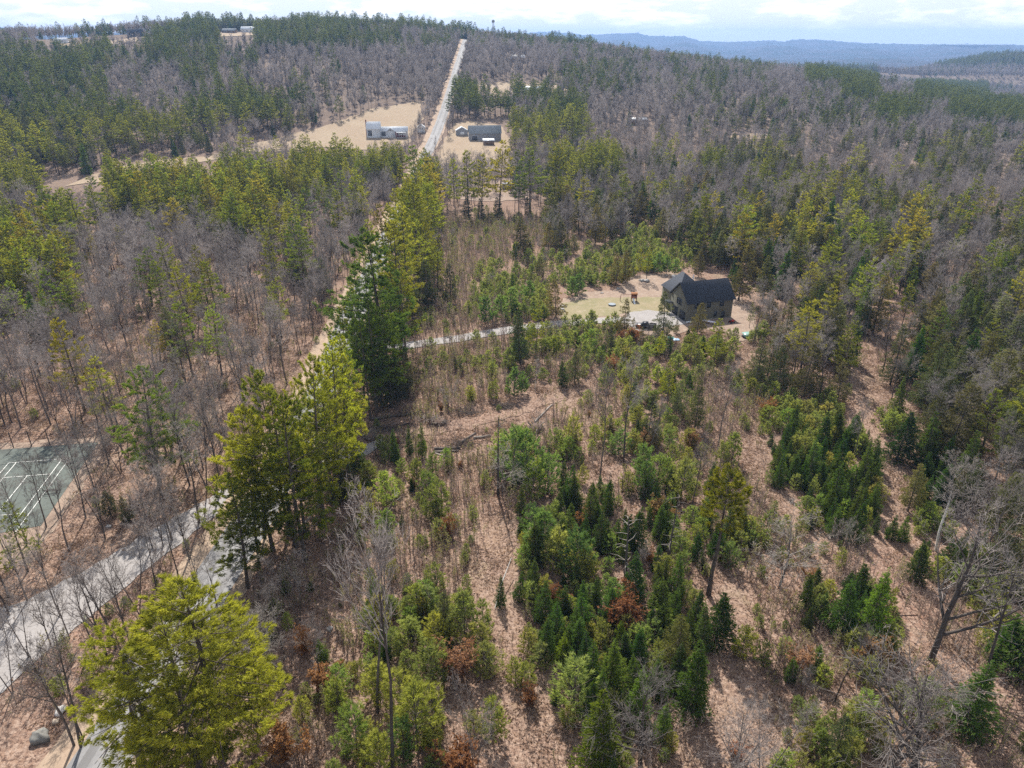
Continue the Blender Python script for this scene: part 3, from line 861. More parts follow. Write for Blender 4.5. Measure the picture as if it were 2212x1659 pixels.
# rear wing with a hipped roof
a = Acc(); wx0, wx1, wy0, wy1, we, wr = .8, 9.4, HW, HW + 6.8, 5.4, 9.4
v = [(wx0, wy0 + .01, -1), (wx1, wy0 + .01, -1), (wx1, wy1, -1), (wx0, wy1, -1), (wx0, wy0 + .01, we), (wx1, wy0 + .01, we), (wx1, wy1, we), (wx0, wy1, we)]
a.add(v, [(1, 2, 6, 5), (2, 3, 7, 6), (3, 0, 4, 7)])
new_obj('wing_wall', a.mesh('wing_wall', [OLIVE]), dh)
a = Acc(); o = .45; cx = (wx0 + wx1) / 2
v = [(wx0 - o, HW / 2 + 2, we), (wx1 + o, HW / 2 + 2, we), (wx1 + o, wy1 + o, we), (wx0 - o, wy1 + o, we), (cx, HW + 2.9, wr + .45), (cx, wy1 - 2.6, wr + .45)]
a.add(v, [(1, 2, 5, 4), (3, 0, 4, 5)]); a.add(v, [(2, 3, 5), (0, 1, 4)])
new_obj('wing_roof', a.mesh('wing_roof', [DARKROOF]), dh)
a = Acc(); a.tubes([(7.6, HW + 2.2, 7.6, .07, 7.6, HW + 2.2, 9.4, .07), (8.0, HW + 3.2, 7.0, .07, 8.0, HW + 3.2, 9.0, .07)], 6)
new_obj('vent_pipe', a.mesh('vent_pipe', [METALROOF]), dh)
boxpart(dh, 'foundation', CONCRETE, ((HL / 2, -.03, .0), (HL + .1, .1, .5)), ((-.1, HW / 2, -.05), (.3, HW + .2, .3)))
boxpart(dh, 'porch_roof', DARKROOF, ((-.9, HW - .1, 3.1), (1.7, 2.2, .14)))

# white farmhouse by the road: tall block, long low range, porch
fA = unproj(793, 298.5)
fm = at_frame(fA, angle(unproj(793, 298.5), unproj(875, 298.5)), 'farmhouse', 'pale blue farmhouse with metal roofs and red porch beside hay field', 'house')
footprint(fm, 27, 11, 3)
gable(fm, PALEBLUE, METALROOF, 0, 0, 8.6, 9.5, 5.6, 9.4, 'x', .3, .18)
gable(fm, PALEBLUE, METALROOF, 8.62, 1.0, 17.4, 7.0, 4.0, 6.3, 'x', .3, .18, name='range_wall', rname='range_roof')
gable(fm, PALEBLUE, METALROOF, 13.0, .55, 4.2, 4.4, 4.2, 6.1, 'y', .25, .15, name='dormer_wall', rname='dormer_roof')
window(fm, (2.0, 0, 3.0), 2.6, 3.4, 'y', WHITE, 3, 3)
window(fm, (10.6, 1.0, 2.6), 2.6, 3.0, 'y', WHITE, 3, 3)
window(fm, (15.1, .55, 4.7), 1.1, .9, 'y', WHITE, 2, 1)
for dx in (-1.1, 1.1): window(fm, (15.1 + dx, .55, 4.45), .5, .5, 'y', WHITE, 1, 1)
boxpart(fm, 'chimney', BRICK, ((-.35, 4.7, 5.2), (.7, .9, 11.2)))
po = boxpart(fm, 'porch', REDWALL, ((19.0, .65, 1.7), (1.6, .8, 3.2)), ((22.3, .65, .8), (4.6, .8, 1.2)))
boxpart(po, 'porch_roof', METALROOF, ((22.0, -.4, 3.35), (6.4, 3.2, .16)))
a = Acc()
for xx in (19.1, 20.6, 22.1, 23.6, 25.0): a.box((xx, -1.8, 1.55), (.16, .16, 3.4))
new_obj('post', a.mesh('post', [WHITE]), po)
boxpart(po, 'deck', CONCRETE, ((22.0, -.6, .1), (6.4, 2.6, .3)), ((17.4, -1.2, -.2), (3.0, 1.4, .4)))
boxpart(fm, 'foundation', CONCRETE, ((4.3, -.03, -.2), (8.7, .08, 1.2)), ((14, .97, -.3), (10.6, .06, 1.0)))

gA = unproj(902, 286)
gg = at_frame(gA, R(6), 'white_garage', 'small white gabled garage under bare trees between farmhouse and road', 'garage')
footprint(gg, 5, 6, 2)
gable(gg, WHITE, METALROOF, 0, 0, 5.0, 6.0, 3.0, 4.7, 'y', .25, .15)
for xx in (1.7, 3.2): window(gg, (xx, 0, 2.2), .6, .6, 'y', DARKTRIM, 1, 1)

bA = unproj(1014, 304)
bn = at_frame(bA, R(7), 'grey_barn', 'long dark grey barn with grey shingle roof right of the road', 'barn')
footprint(bn, 21, 10, 2)
gable(bn, GREYWALL, GREYROOF, 0, 0, 20.6, 9.0, 4.5, 8.6, 'x', .4, .2)
f = boxpart(bn, 'barn_door', plain('barn_door_dark', (.10, .10, .11), .8), ((3.4, -.05, 1.5), (3.6, .1, 2.6)))
boxpart(f, 'frame', WHITE, ((1.55, -.08, 1.55), (.16, .16, 2.9)), ((5.25, -.08, 1.55), (.16, .16, 2.9)), ((3.4, -.08, 3.05), (3.54, .16, .16)))
window(bn, (8.5, 0, 2.6), .9, 1.1, 'y', WHITE, 2, 2)
window(bn, (12.5, 0, 2.6), .9, 1.1, 'y', WHITE, 2, 2)

sA = unproj(986, 293)
sh_ = at_frame(sA, R(8), 'grey_shed', 'small grey gabled outbuilding with pale roof beside long grey barn', 'shed')
footprint(sh_, 8, 6, 2)
gable(sh_, GREYWALL, METALROOF, 0, 0, 7.6, 6, 3.0, 5.2, 'y', .3, .15)
boxpart(sh_, 'door', WHITE, ((3.8, -.04, 1.2), (2.6, .08, 2.2)))
tA = unproj(1044, 314)
ts_ = at_frame(tA, R(5), 'lean_shed', 'brown shed with gleaming white flat roof in front of barn', 'shed')
footprint(ts_, 7, 4, 2)
boxpart(ts_, 'wall', BROWN, ((3.5, 2, 1.2), (6.8, 3.6, 3.0)))
a = Acc(); a.add([(-.2, -.2, 2.72), (7.2, -.2, 2.72), (7.2, 4.2, 3.5), (-.2, 4.2, 3.5), (-.2, -.2, 2.86), (7.2, -.2, 2.86), (7.2, 4.2, 3.64), (-.2, 4.2, 3.64)],
                 [(4, 5, 6, 7), (0, 1, 2, 3), (0, 1, 5, 4), (1, 2, 6, 5), (2, 3, 7, 6), (3, 0, 4, 7)])
new_obj('roof', a.mesh('roof', [plain('white_roof', (.78, .80, .82), .35, .04)]), ts_)

FAR = [  # px, py, length, width, eave, ridge, turn, wall, roof, name, label, category
    (117, 93, 13, 7, 3.0, 5.0, 4, WHITE, METALROOF, 'hilltop_barn', 'low pale roofed building at left end of the hill meadow', 'barn'),
    (275, 80, 17, 10, 5.0, 8.5, -6, DARKTRIM, DARKROOF, 'hilltop_house', 'dark house among trees above hill meadow', 'house'),
    (352, 73, 22, 9, 3.5, 6.5, 3, GREYWALL, GREYROOF, 'hilltop_shed', 'long grey green roofed building among hilltop trees', 'barn'),
    (480, 72, 16, 9, 3.0, 5.2, 2, BROWN, GREYROOF, 'hilltop_house', 'low brown house between dark pines on hill crest', 'house'),
    (521, 71, 24, 10, 4.0, 7.0, 5, WHITE, METALROOF, 'hilltop_house', 'long white house with bright metal roof on hill crest', 'house'),
    (820, 65, 16, 8, 4, 6.5, 2, WHITE, METALROOF, 'crest_house', 'pale roofed house below dark pines left of the road crest', 'house'),
    (1103, 134, 15, 9, 4.0, 6.5, 4, BROWN, METALROOF, 'woodland_house', 'pale roofed house in bare woods right of far road', 'house'),
    (1128, 202, 19, 9, 3.4, 5.4, 3, WHITE, METALROOF, 'meadow_house', 'white house behind tall pines on far meadow', 'house'),
    (1362, 270, 12, 8, 3.6, 4.4, 2, BROWN, METALROOF, 'camp_house', 'brown cabin with white roof edge alone in bare woods', 'cabin')]
def far_ok(px, py):
    p = unproj(px, py)
    while math.hypot(*p) > 1400: py += .7; p = unproj(px, py)
    return p
for px, py, L, W, he, hr, rz, wm, rm, nm, lb, ct in FAR:
    p = far_ok(px, py)
    e = at_frame(p, R(rz), nm, lb, ct)
    footprint(e, L, W, 5)
    ca, sa = math.cos(R(rz)), math.sin(R(rz))
    k = 70 if px < 900 else 26                                                         # keep the view side of far houses clear
    OPEN.append([(p[0] - 3, p[1] - k), (p[0] + L + 3, p[1] - k), (p[0] + L + 3, p[1]), (p[0] - 3, p[1])])
    gable(e, wm, rm, 0, 0, L, W, he, hr, 'x', .4, .25)
    for i in range(2): window(e, (L * (.3 + .4 * i), 0, he * .55), 1.2, 1.3, 'y', WHITE, 2, 2)
    boxpart(e, 'door', DARKTRIM, ((L * .5, -.05, 1.05), (1.0, .1, 2.1)))

# water tower on the crest
p = (-1.0 + 1090 * math.sin(R(-1.3)), 1090 * math.cos(R(-1.3)))
wt = at_frame(p, 0, 'water_tower', 'spindly water tower standing above trees on the hill crest', 'water tower')
a = Acc()
for k in range(4):
    t = k * math.pi / 2 + .4
    a.tubes([(2.0 * math.cos(t), 2.0 * math.sin(t), -1, .2, 1.2 * math.cos(t), 1.2 * math.sin(t), 24, .16)], 6)
    t2 = t + math.pi / 2
    for z0, z1 in ((0, 8), (8, 16), (16, 23)): a.tubes([(1.9 * math.cos(t), 1.9 * math.sin(t), z0, .07, 1.5 * math.cos(t2), 1.5 * math.sin(t2), z1, .07)], 4)
new_obj('leg', a.mesh('leg', [GREYWALL]), wt)
a = Acc(); n = 16
prof = [(0, 23.6), (1.5, 23.8), (2.1, 24.6), (2.1, 26.2), (1.3, 27.2), (0, 27.6)]
ring = [[(r * math.cos(i / n * 6.2832), r * math.sin(i / n * 6.2832), z) for i in range(n)] for r, z in prof]
a.add([q for r in ring for q in r], [(k * n + i, k * n + (i + 1) % n, (k + 1) * n + (i + 1) % n, (k + 1) * n + i) for k in range(len(prof) - 1) for i in range(n)])
new_obj('tank', a.mesh('tank', [GREYWALL]), wt)

# ------------------------------------------------------------------ tennis court
cO, cX, cY = unproj(36.1, 1000.2), unproj(134.8, 992.5), unproj(59.7, 1103.9)
u = np.array(cX) - np.array(cO); sw = np.linalg.norm(u); u /= sw
vv = np.array([u[1], -u[0]])
if np.dot(vv, np.array(cY) - np.array(cX)) < 0: vv = -vv
s = sw / 8.23
mid = np.array(cO) + u * sw / 2
def court(a, b): q = mid + u * a * s + vv * b * s; return (float(q[0]), float(q[1]))
drape('tennis_court_apron', [court(-11.5, -8.5), court(11.0, -8.2), court(11.8, 14), court(11.2, 33), court(-11.5, 33)], M['earth'], 1.5, .03, .5, lift_far=.0002)
drape('tennis_court', [court(-10, -5.8), court(8.9, -5.8), court(8.9, 22.5), court(-10, 26)], M['court'], 2, .07, lift_far=.0002)
def cline(a0, b0, a1, b1, w=.055):
    p, q = court(a0, b0), court(a1, b1)
    n = max(2, int(math.hypot(q[0] - p[0], q[1] - p[1])))
    ln = np.linspace(p, q, n + 1)
    return ribbon('court_line', ln, w * 2, M['line'], .115 if abs(a0 - a1) > .1 else .12, cross=1, lift_far=.0002)
for a0 in (-5.485, -4.115, 4.115, 5.485): cline(a0, 0, a0, 23.77)
cline(-5.45, 0, 5.45, 0); cline(-4.1, 5.49, 4.1, 5.49); cline(-4.1, 18.28, 4.1, 18.28); cline(0, 5.53, 0, 18.2)
POSTMAT = plain('rusted_post', (.05, .045, .04), .7, .3)
p0 = court(-10.6, -6.3)
fe = at_frame(p0, math.atan2(u[1], u[0]), 'court_fence', 'row of thin dark fence posts with wires along back of tennis court', 'fence')
FEL = 20.2 * s
wires = []
for i in range(7):
    x_ = FEL * i / 6.0
    z_ = T(p0[0] + u[0] * x_, p0[1] + u[1] * x_) - T(*p0)
    a = Acc(); a.tubes([(x_, 0, z_ - .3, .085, x_, 0, z_ + 3.3, .08)], 6); new_obj('post', a.mesh('post', [POSTMAT]), fe)
for h_ in (.1, 1.0, 2.0, 2.9): wires.append((0, 0, h_, .008, FEL, 0, h_ + T(p0[0] + u[0] * FEL, p0[1] + u[1] * FEL) - T(*p0), .008))
a = Acc(); a.tubes(wires, 4); new_obj('wire', a.mesh('wire', [POSTMAT]), fe)
q = court(5.7, 12.6)
be = at_frame(q, math.atan2(u[1], u[0]) + .1, 'court_bench', 'dark metal bench frame on the edge of the tennis court', 'bench')
for x_ in (0, 1.75):
    a = Acc(); a.tubes([(x_, 0, -.02, .035, x_, 0, .9, .035), (x_, .5, -.02, .035, x_, .5, .48, .035), (x_, 0, .46, .03, x_, .5, .46, .03)], 6); new_obj('leg', a.mesh('leg', [POSTMAT]), be)
boxpart(be, 'seat', POSTMAT, ((.875, .12, .50), (1.9, .12, .04)), ((.875, .38, .50), (1.9, .12, .04)))
boxpart(be, 'backrest', POSTMAT, ((.875, 0, .86), (1.9, .05, .10)))

# ------------------------------------------------------------------ trees: where they stand
# What grows where, read off the photograph on a 79 x 40 px grid (rows from y = 20).
ZONES = """DDMMMCCMCCCCCMMMMCCCCMMMMMMM
D.,,CC,CCCCMMMMCCCCMMMMMMMMM
CCCMCCMDDDDDDDDDMMMMMDDDCCCC
CCCMMCMDDDDDDDDMMMMMMDPPDDDD
CCCMMMCMMDDDPDPMMDMMDDMPDPPD
CCCCMPPPMDD.PPMPDDDMHHMMPMPP
CCPPPCDDw....,PPDDMMwHMHMDHH
CCCCCDDw..,.,,DMMDHMHMHHMHHD
CCD...DwPPPw,wMPPHHMHHDMDHHM
P..PPPPPPDDPwwwHHHHHMHMHHMHD
DDDPPPPPDDDPw,wHHHHMHHMHHMHH
DPDDDDPDDD,PSSSHHHHHMHHMHHHM
PDDDDDDDDD,PSSSHHYHHHMHHHMHH
PPDDDDDDDD,HSSYYYYYHHMHMHHMH
PPDDDDDDDw,HSYYYYY,.HHMHMHHH
PDDDDDDDw,SSSYY.....,HMHHHMH
DDDDDDDww,SSSSY.....,HHH,HHH
DDDDDDww,,SSSSYYY,.,YHHH,HHM
DDDDwwww,,SSSSYYYYYYHHH,HHHH
DDDDwwww,,SSSYYSYYYYHHH,HHHH
DDDwwwww,,SSSS,,YYYSYHH,HHHH
wwwwwwww,,,SS,,,SYYSSYY,HHHH
wwwwwwww,,,S,,,SYYYSSYY,YHHH
..wwwwww,,YS,,SYYYYS,YYY,HHH
..wwwwww,,YYSSYYSYYS,YYY,HHH
..wwwwSS,,YYSSSYYYYS,YYY,YHH
..wwwwSSS,YYSSYYYYYYS,YY,YHH
..www,SSSYSYS,YYYYYYS,YY,YHH
www,.SSSSSYSS,YYYYYYYS,Y,YHH
ww...SSSSSSSS,YYYYYYYSSS,YYH
w...SSSSSSSSS,YYYYYYSSSS,YYH
w...SSSSSSYYS,YYYYYY,SYYS,YY
...SSSSSS,YYY,YYYYY,,SYYYSSY
..SSSSSS,SYYY,YYYYY,,SYYYSSY
.SSSSSSS,SYYY,YYYYY,,SSYYSS,
.SSSSSSS,,YYY,YYYYY,,SSYSSS,
,SSSSSS,,YYYS,,YYYY,,SSYSS,S
,SSSSSS,SYYYS,,YYYY,,SYYSS,S
,,SSSSS,SYYYS,,YYYY,,YYYSS,S
,,SSSSS,SYYY,,,,YYS,,YYYSS,S
,,SSSSS,SYYY,,,,YS,,,YYYSS,S""".split('\n')
ZG = np.array([list(r) for r in ZONES])
for rows, cols in ((range(26, 41), range(14, 20)), (range(23, 29), range(21, 24)), (range(24, 33), range(25, 27)), (range(31, 36), range(22, 24))):
    for i in rows:
        for j in cols:
            if ZG[i, j] == 'Y': ZG[i, j] = 'E'      # spruce strips

def zone(px, py):
    i = np.clip(((np.asarray(py) - 20) // 40).astype(int), 0, ZG.shape[0] - 1)
    j = np.clip((np.asarray(px) // 79).astype(int), 0, ZG.shape[1] - 1)
    return ZG[i, j]

SPEC = {  # kind, chance, height range
    'D': [('bare', .82, 9, 17), ('pine', .045, 16, 22), ('hemlock', .012, 8, 13), ('spruce', .012, 8, 13)],
    'w': [('bare', .58, 11, 17), ('pine', .012, 14, 18), ('hemlock', .015, 5, 9)],
    'C': [('hemlock', .33, 9, 16), ('pine', .22, 13, 24), ('spruce', .16, 8, 15), ('bare', .20, 11, 15)],
    'P': [('pine', .60, 14, 22), ('bare', .24, 10, 14), ('hemlock', .05, 8, 12)],
    'M': [('bare', .55, 11, 16), ('pine', .085, 14, 21), ('hemlock', .13, 9, 15), ('spruce', .07, 9, 14)],
    'H': [('hemlock', .24, 8, 16), ('bare', .42, 10, 17), ('pine', .08, 13, 20), ('spruce', .10, 6, 14)],
    'S': [('sapling', .78, 2.2, 6.0), ('bare', .012, 5, 9), ('young', .27, .9, 3.4), ('beech', .005, 1.5, 2.6)],
    'Y': [('young', .70, 1.2, 4.2), ('sapling', .24, 2, 5), ('hemlock', .012, 4, 8), ('spruce', .035, 2.5, 6), ('beech', .004, 1.6, 3), ('bare', .012, 5, 10)],
    'E': [('spruce', .44, 2.5, 8), ('young', .38, 1.2, 4.0), ('sapling', .18, 2, 5), ('beech', .004, 1.6, 3), ('bare', .012, 5, 10)],
    ',': [('sapling', .18, 1.0, 3.0), ('young', .05, .7, 2.2)],
    'u': [('sapling', .34, 1.5, 5.0), ('young', .012, 1, 2.5)],
    '.': [],
}
NEARMUL = 1.0
REC = []   # kind, x, y, h, width, colour, hero

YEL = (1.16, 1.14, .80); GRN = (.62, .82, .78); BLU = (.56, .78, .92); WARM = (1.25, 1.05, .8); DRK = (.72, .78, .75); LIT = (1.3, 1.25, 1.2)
HERO = [  # kind, base x, base y, top y, width factor, colour
    # foreground left: pines over the road
    ('broadpine', 484, 1622, 1235, 1.15, YEL), ('broadpine', 425, 1655, 1330, 1.25, YEL), ('broadpine', 560, 1590, 1420, 1.0, YEL), ('broadpine', 335, 1635, 1345, 1.1, (1.2, 1.2, .75)), ('broadpine', 455, 1700, 1470, 1.1, YEL),
    ('broadpine', 535, 1270, 1035, .95, YEL), ('palebare', 470, 1320, 1190, 1.0, None), ('bare', 440, 1300, 1150, .8, None), ('broadpine', 660, 1210, 845, .72, (1.12, 1.12, .8)), ('broadpine', 590, 1190, 880, .78, YEL), ('broadpine', 700, 1130, 775, .68, (1.1, 1.1, .8)), ('broadpine', 560, 1215, 985, .85, YEL), ('broadpine', 625, 1150, 800, .7, (1.05, 1.08, .8)), ('pine', 640, 1180, 830, .85, YEL), ('pine', 575, 1150, 905, .9, (1.2, 1.2, .75)),
    ('pine', 737, 1064, 728, .8, (1.15, 1.2, .8)), ('pine', 750, 1003, 715, .8, (1.15, 1.2, .8)), ('pine', 764, 1003, 745, .7, None), ('pine', 660, 1160, 905, 1.0, (1.2, 1.2, .7)),
    ('pine', 878, 778, 578, .95, (1.12, 1.12, .8)), ('broadpine', 838, 838, 498, .95, BLU), ('broadpine', 846, 880, 660, .9, GRN), ('pine', 815, 890, 640, .85, GRN), ('pine', 868, 742, 470, .85, None),
    ('pine', 880, 660, 432, .9, None), ('pine', 905, 640, 470, .85, None), ('pine', 925, 620, 480, .85, None), ('broadpine', 895, 585, 395, 1, None), ('pine', 850, 600, 440, .9, (1.3, 1.2, .7)),
    ('pine', 800, 905, 690, .8, GRN), ('pine', 945, 640, 505, .8, None), ('hemlock', 974, 655, 569, 1, None), ('hemlock', 925, 668, 560, .8, DRK), ('hemlock', 872, 850, 745, 1.1, None),
    ('pine', 905, 470, 312, 1.1, None), ('pine', 935, 478, 340, 1, None), ('broadpine', 925, 545, 392, .9, None), ('pine', 985, 470, 340, .8, None), ('pine', 1012, 470, 322, .8, None),
    ('pine', 1040, 468, 330, .8, None), ('pine', 1078, 462, 303, 1, None), ('pine', 1145, 462, 315, .95, None), ('pine', 1195, 470, 335, .9, None), ('pine', 1120, 465, 345, .7, None),
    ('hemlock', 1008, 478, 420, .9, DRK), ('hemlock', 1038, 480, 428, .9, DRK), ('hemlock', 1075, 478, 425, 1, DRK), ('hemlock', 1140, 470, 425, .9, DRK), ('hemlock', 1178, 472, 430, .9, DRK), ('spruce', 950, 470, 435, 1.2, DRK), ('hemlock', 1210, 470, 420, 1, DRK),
    ('pine', 812, 640, 470, .8, None), ('pine', 836, 600, 440, .85, None), ('pine', 858, 560, 405, .85, (1.2, 1.15, .8)), ('pine', 884, 520, 375, .85, None), ('pine', 798, 690, 520, .75, GRN), ('pine', 780, 740, 560, .7, GRN),
    ('pine', 768, 790, 610, .7, None), ('pine', 752, 845, 650, .7, (1.2, 1.15, .8)), ('pine', 905, 520, 372, .9, None), ('pine', 868, 600, 450, .9, GRN), ('pine', 845, 690, 520, .8, None), ('pine', 820, 770, 590, .8, GRN), ('pine', 890, 560, 410, .8, None),
    ('pine', 742, 930, 705, .7, None), ('pine', 726, 960, 740, .65, (1.2, 1.15, .8)), ('pine', 706, 1010, 780, .7, None), ('pine', 672, 1060, 820, .8, (1.25, 1.15, .75)), ('pine', 640, 1120, 870, .8, (1.25, 1.15, .75)), ('pine', 905, 430, 320, .9, None), ('pine', 920, 415, 318, .8, None),
    ('pine', 822, 800, 590, .85, GRN), ('pine', 858, 800, 600, .8, GRN), ('pine', 812, 850, 640, .8, BLU), ('pine', 872, 700, 520, .85, None), ('pine', 850, 760, 560, .8, GRN), ('hemlock', 826, 880, 760, 1.1, DRK), ('hemlock', 858, 868, 770, 1, DRK), ('pine', 790, 880, 680, .8, GRN), ('hemlock', 892, 690, 600, 1, DRK),
    ('pine', 905, 600, 452, .85, None), ('pine', 912, 560, 418, .9, None), ('pine', 880, 490, 356, .9, None), ('hemlock', 915, 650, 570, 1, DRK), ('pine', 768, 950, 745, .7, None), ('pine', 720, 1080, 830, .75, (1.05, 1.08, .8)), ('pine', 690, 1090, 845, .8, GRN), ('hemlock', 735, 1090, 1000, 1, DRK),
    ('bare', 130, 1330, 1150, .8, None), ('bare', 300, 1330, 1130, .8, None), ('bare', 340, 1280, 1090, .8, None), ('bare', 385, 1245, 1060, .8, None), ('bare', 60, 1420, 1230, .8, None), ('bare', 25, 1500, 1300, .8, None), ('bare', 270, 1360, 1150, .7, None), ('bare', 410, 1210, 1020, .8, None), ('bare', 150, 1380, 1210, .7, None),
    ('bare', 100, 1140, 960, .8, None), ('bare', 60, 1175, 1000, .8, None), ('bare', 128, 1120, 950, .7, None), ('bare', 30, 1230, 1040, .8, None), ('pine', 20, 1290, 1120, .9, None), ('bare', 185, 1120, 930, .8, None), ('bare', 205, 1060, 880, .8, None), ('bare', 170, 1060, 900, .6, None),
    # left woods: single pines rising above the bare trees
    ('pine', 670, 610, 495, .95, None), ('pine', 447, 648, 555, .95, None), ('hemlock', 427, 648, 602, 1.1, DRK), ('broadpine', 345, 1045, 799, 1.05, GRN), ('pine', 270, 560, 485, .8, None),
    ('pine', 333, 566, 478, .9, GRN), ('pine', 345, 570, 500, .8, (1.3, 1.2, .7)), ('pine', 477, 545, 449, .95, None), ('pine', 506, 548, 468, .95, None), ('pine', 45, 675, 582, 1.1, None), ('pine', 112, 715, 622, 1, None),
    ('pine', 172, 705, 602, 1, None), ('pine', 22, 640, 529, 1.1, None), ('pine', 190, 600, 545, .9, None), ('pine', 350, 790, 692, .9, None), ('pine', 85, 640, 558, .9, None), ('pine', 205, 570, 508, .9, None),
    ('pine', 550, 500, 398, .95, None), ('pine', 585, 495, 400, .9, None), ('pine', 633, 500, 408, .95, None), ('pine', 160, 560, 470, 1, None), ('pine', 120, 545, 445, 1, None), ('pine', 195, 545, 462, .95, None), ('pine', 718, 520, 428, .8, GRN),
    ('pine', 60, 1235, 1085, .9, (1.15, 1.2, .8)), ('pine', -15, 1215, 1060, .9, (1.15, 1.2, .8)), ('hemlock', 240, 1115, 1060, 1.3, DRK), ('hemlock', 275, 1125, 1075, 1.2, DRK), ('pine', 700, 470, 380, .8, None),
    # bare trees, foreground and centre
    ('tallbare', 816, 1539, 1150, .85, None), ('tallbare', 849, 1672, 1085, .72, None), ('tallbare', 1347, 1008, 770, .85, None), ('tallbare', 1295, 1035, 790, .75, None), ('tallbare', 1549, 981, 780, .85, None),
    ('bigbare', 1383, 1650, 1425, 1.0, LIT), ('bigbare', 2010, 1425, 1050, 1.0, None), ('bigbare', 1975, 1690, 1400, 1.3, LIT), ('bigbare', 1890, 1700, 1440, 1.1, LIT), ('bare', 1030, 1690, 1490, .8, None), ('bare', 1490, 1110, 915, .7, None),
    ('bare', 1803, 1515, 1305, .5, None), ('bare', 1400, 1000, 830, .7, None), ('bare', 1160, 840, 770, .8, LIT), ('bare', 2120, 1500, 1180, 1.0, None), ('bigbare', 1585, 1700, 1540, 1.0, LIT), ('bare', 1640, 1690, 1500, 1.0, LIT),
    ('palebare', 1683, 1270, 1090, 1.25, None), ('palebare', 1085, 1072, 960, 1.0, None), ('bare', 1840, 1000, 835, .6, LIT), ('palebare', 480, 1545, 1330, 1.0, None), ('palebare', 560, 1500, 1330, 1.1, None), ('palebare', 590, 1440, 1300, 1.0, None),
    ('bare', 175, 1616, 1300, .8, None), ('bare', 160, 1612, 1330, .75, None), ('bare', 180, 1600, 1350, .6, None), ('bare', 230, 1415, 1180, .85, None), ('bare', 250, 1400, 1160, .8, None), ('bare', 282, 1395, 1190, .8, None),
    ('bare', 205, 1400, 1200, .8, None), ('bare', 450, 1060, 790, .9, None), ('bare', 480, 1060, 820, .8, None), ('bare', 430, 1130, 900, .9, None), ('bare', 372, 1168, 950, .9, None), ('bare', 352, 1180, 980, .8, None), ('bare', 330, 1185, 1010, .7, None),
    ('bare', 243, 1090, 920, .7, None), ('bare', 410, 1048, 830, .9, None), ('bare', 340, 1010, 830, .9, None), ('bare', 235, 1003, 830, .9, None), ('bare', 395, 985, 800, .9, None), ('bare', 620, 830, 640, 1, None), ('bare', 560, 880, 690, 1, None),
    ('bare', 45, 925, 740, 1, None), ('bare', 110, 918, 730, 1, None), ('bare', 150, 1190, 1010, .8, None), ('bare', 60, 1300, 1100, .8, None), ('bare', 20, 1330, 1130, .8, None), ('bare', 95, 1230, 1040, .7, None), ('bare', 700, 1490, 1300, .7, None),
    ('bare', 110, 1395, 1240, .8, None), ('bare', 650, 1340, 1180, .8, None), ('bare', 610, 1400, 1230, .8, None), ('bare', 730, 1060, 940, .6, None),
    # signature trees of the middle
    ('redpine', 1530, 1285, 1013, 1.2, (1.2, 1.05, .6)), ('redpine', 2195, 1060, 830, 1.3, (1.15, 1.05, .6)), ('snag', 1442, 1221, 1075, 1, None), ('snag', 1349, 1270, 1115, 1, None), ('snag', 1889, 1448, 1345, 1, None), ('snag', 1076, 1069, 893, .8, None), ('snag', 310, 1672, 1419, 1.6, None),
    ('birch', 2022, 1190, 955, 1, None), ('birch', 1690, 665, 575, .9, None), ('birch', 1668, 655, 580, .8, None), ('birch', 1155, 845, 770, .8, None),
    # spruces
    ('spruce', 1217, 1055, 992, 1, None), ('spruce', 1209, 1125, 1061, 1.3, None), ('spruce', 1231, 1133, 1085, 1.2, None), ('spruce', 1262, 1187, 1107, .7, None), ('spruce', 1290, 1136, 1080, 1, None), ('spruce', 1305, 1181, 1115, 1.2, None),
    ('spruce', 1330, 1181, 1120, 1, None), ('spruce', 1349, 1160, 1128, 1, None), ('spruce', 1602, 1168, 1104, 1, None), ('spruce', 1372, 1290, 1189, 1.1, None), ('spruce', 1213, 1330, 1262, 1.2, None), ('spruce', 1314, 1512, 1382, 1.15, (1.7, 1.45, .9)),
    ('spruce', 1274, 1500, 1390, 1, None), ('spruce', 1493, 1540, 1387, 1.05, (1.4, 1.3, .9)), ('spruce', 1546, 1384, 1270, 1.15, None), ('spruce', 1517, 1405, 1304, 1, None), ('spruce', 1487, 1378, 1315, 1, None), ('spruce', 1415, 1376, 1307, 1, None),
    ('spruce', 1455, 1325, 1267, 1.2, None), ('spruce', 1303, 1665, 1499, 1.1, (2.3, 1.7, .7)), ('spruce', 1366, 1560, 1440, .9, (1.5, 1.5, .9)), ('hemlock', 1461, 1445, 1330, 1.15, (1.4, 1.35, .75)), ('spruce', 1341, 1400, 1339, 1.2, (2.6, 2.1, .7)),
    ('spruce', 1215, 1432, 1366, 1.1, (2.4, 2.0, .7)), ('spruce', 1175, 1421, 1331, 1, (1.3, 1.3, 1.1)), ('spruce', 1245, 1410, 1331, 1.1, (1.3, 1.4, 1.1)), ('spruce', 1430, 1600, 1520, 1.1, (1.4, 1.4, 1)), ('spruce', 1200, 1380, 1300, 1.1, None),
    ('spruce', 772, 1021, 912, .75, (1.6, 1.4, .8)), ('spruce', 852, 998, 925, .8, None), ('spruce', 884, 983, 917, .6, None), ('spruce', 912, 988, 912, .7, None), ('spruce', 860, 1002, 955, .9, None), ('hemlock', 756, 1077, 997, 1, DRK), ('spruce', 697, 1428, 1376, 1.1, None),
    ('spruce', 836, 1432, 1344, .7, None), ('spruce', 1081, 1312, 1243, .7, None), ('spruce', 1937, 992, 883, 1.35, DRK), ('spruce', 1718, 1023, 960, 1.2, None), ('spruce', 1747, 1031, 947, 1.1, None), ('spruce', 1771, 1021, 941, 1, None), ('spruce', 1809, 1037, 944, 1, None),
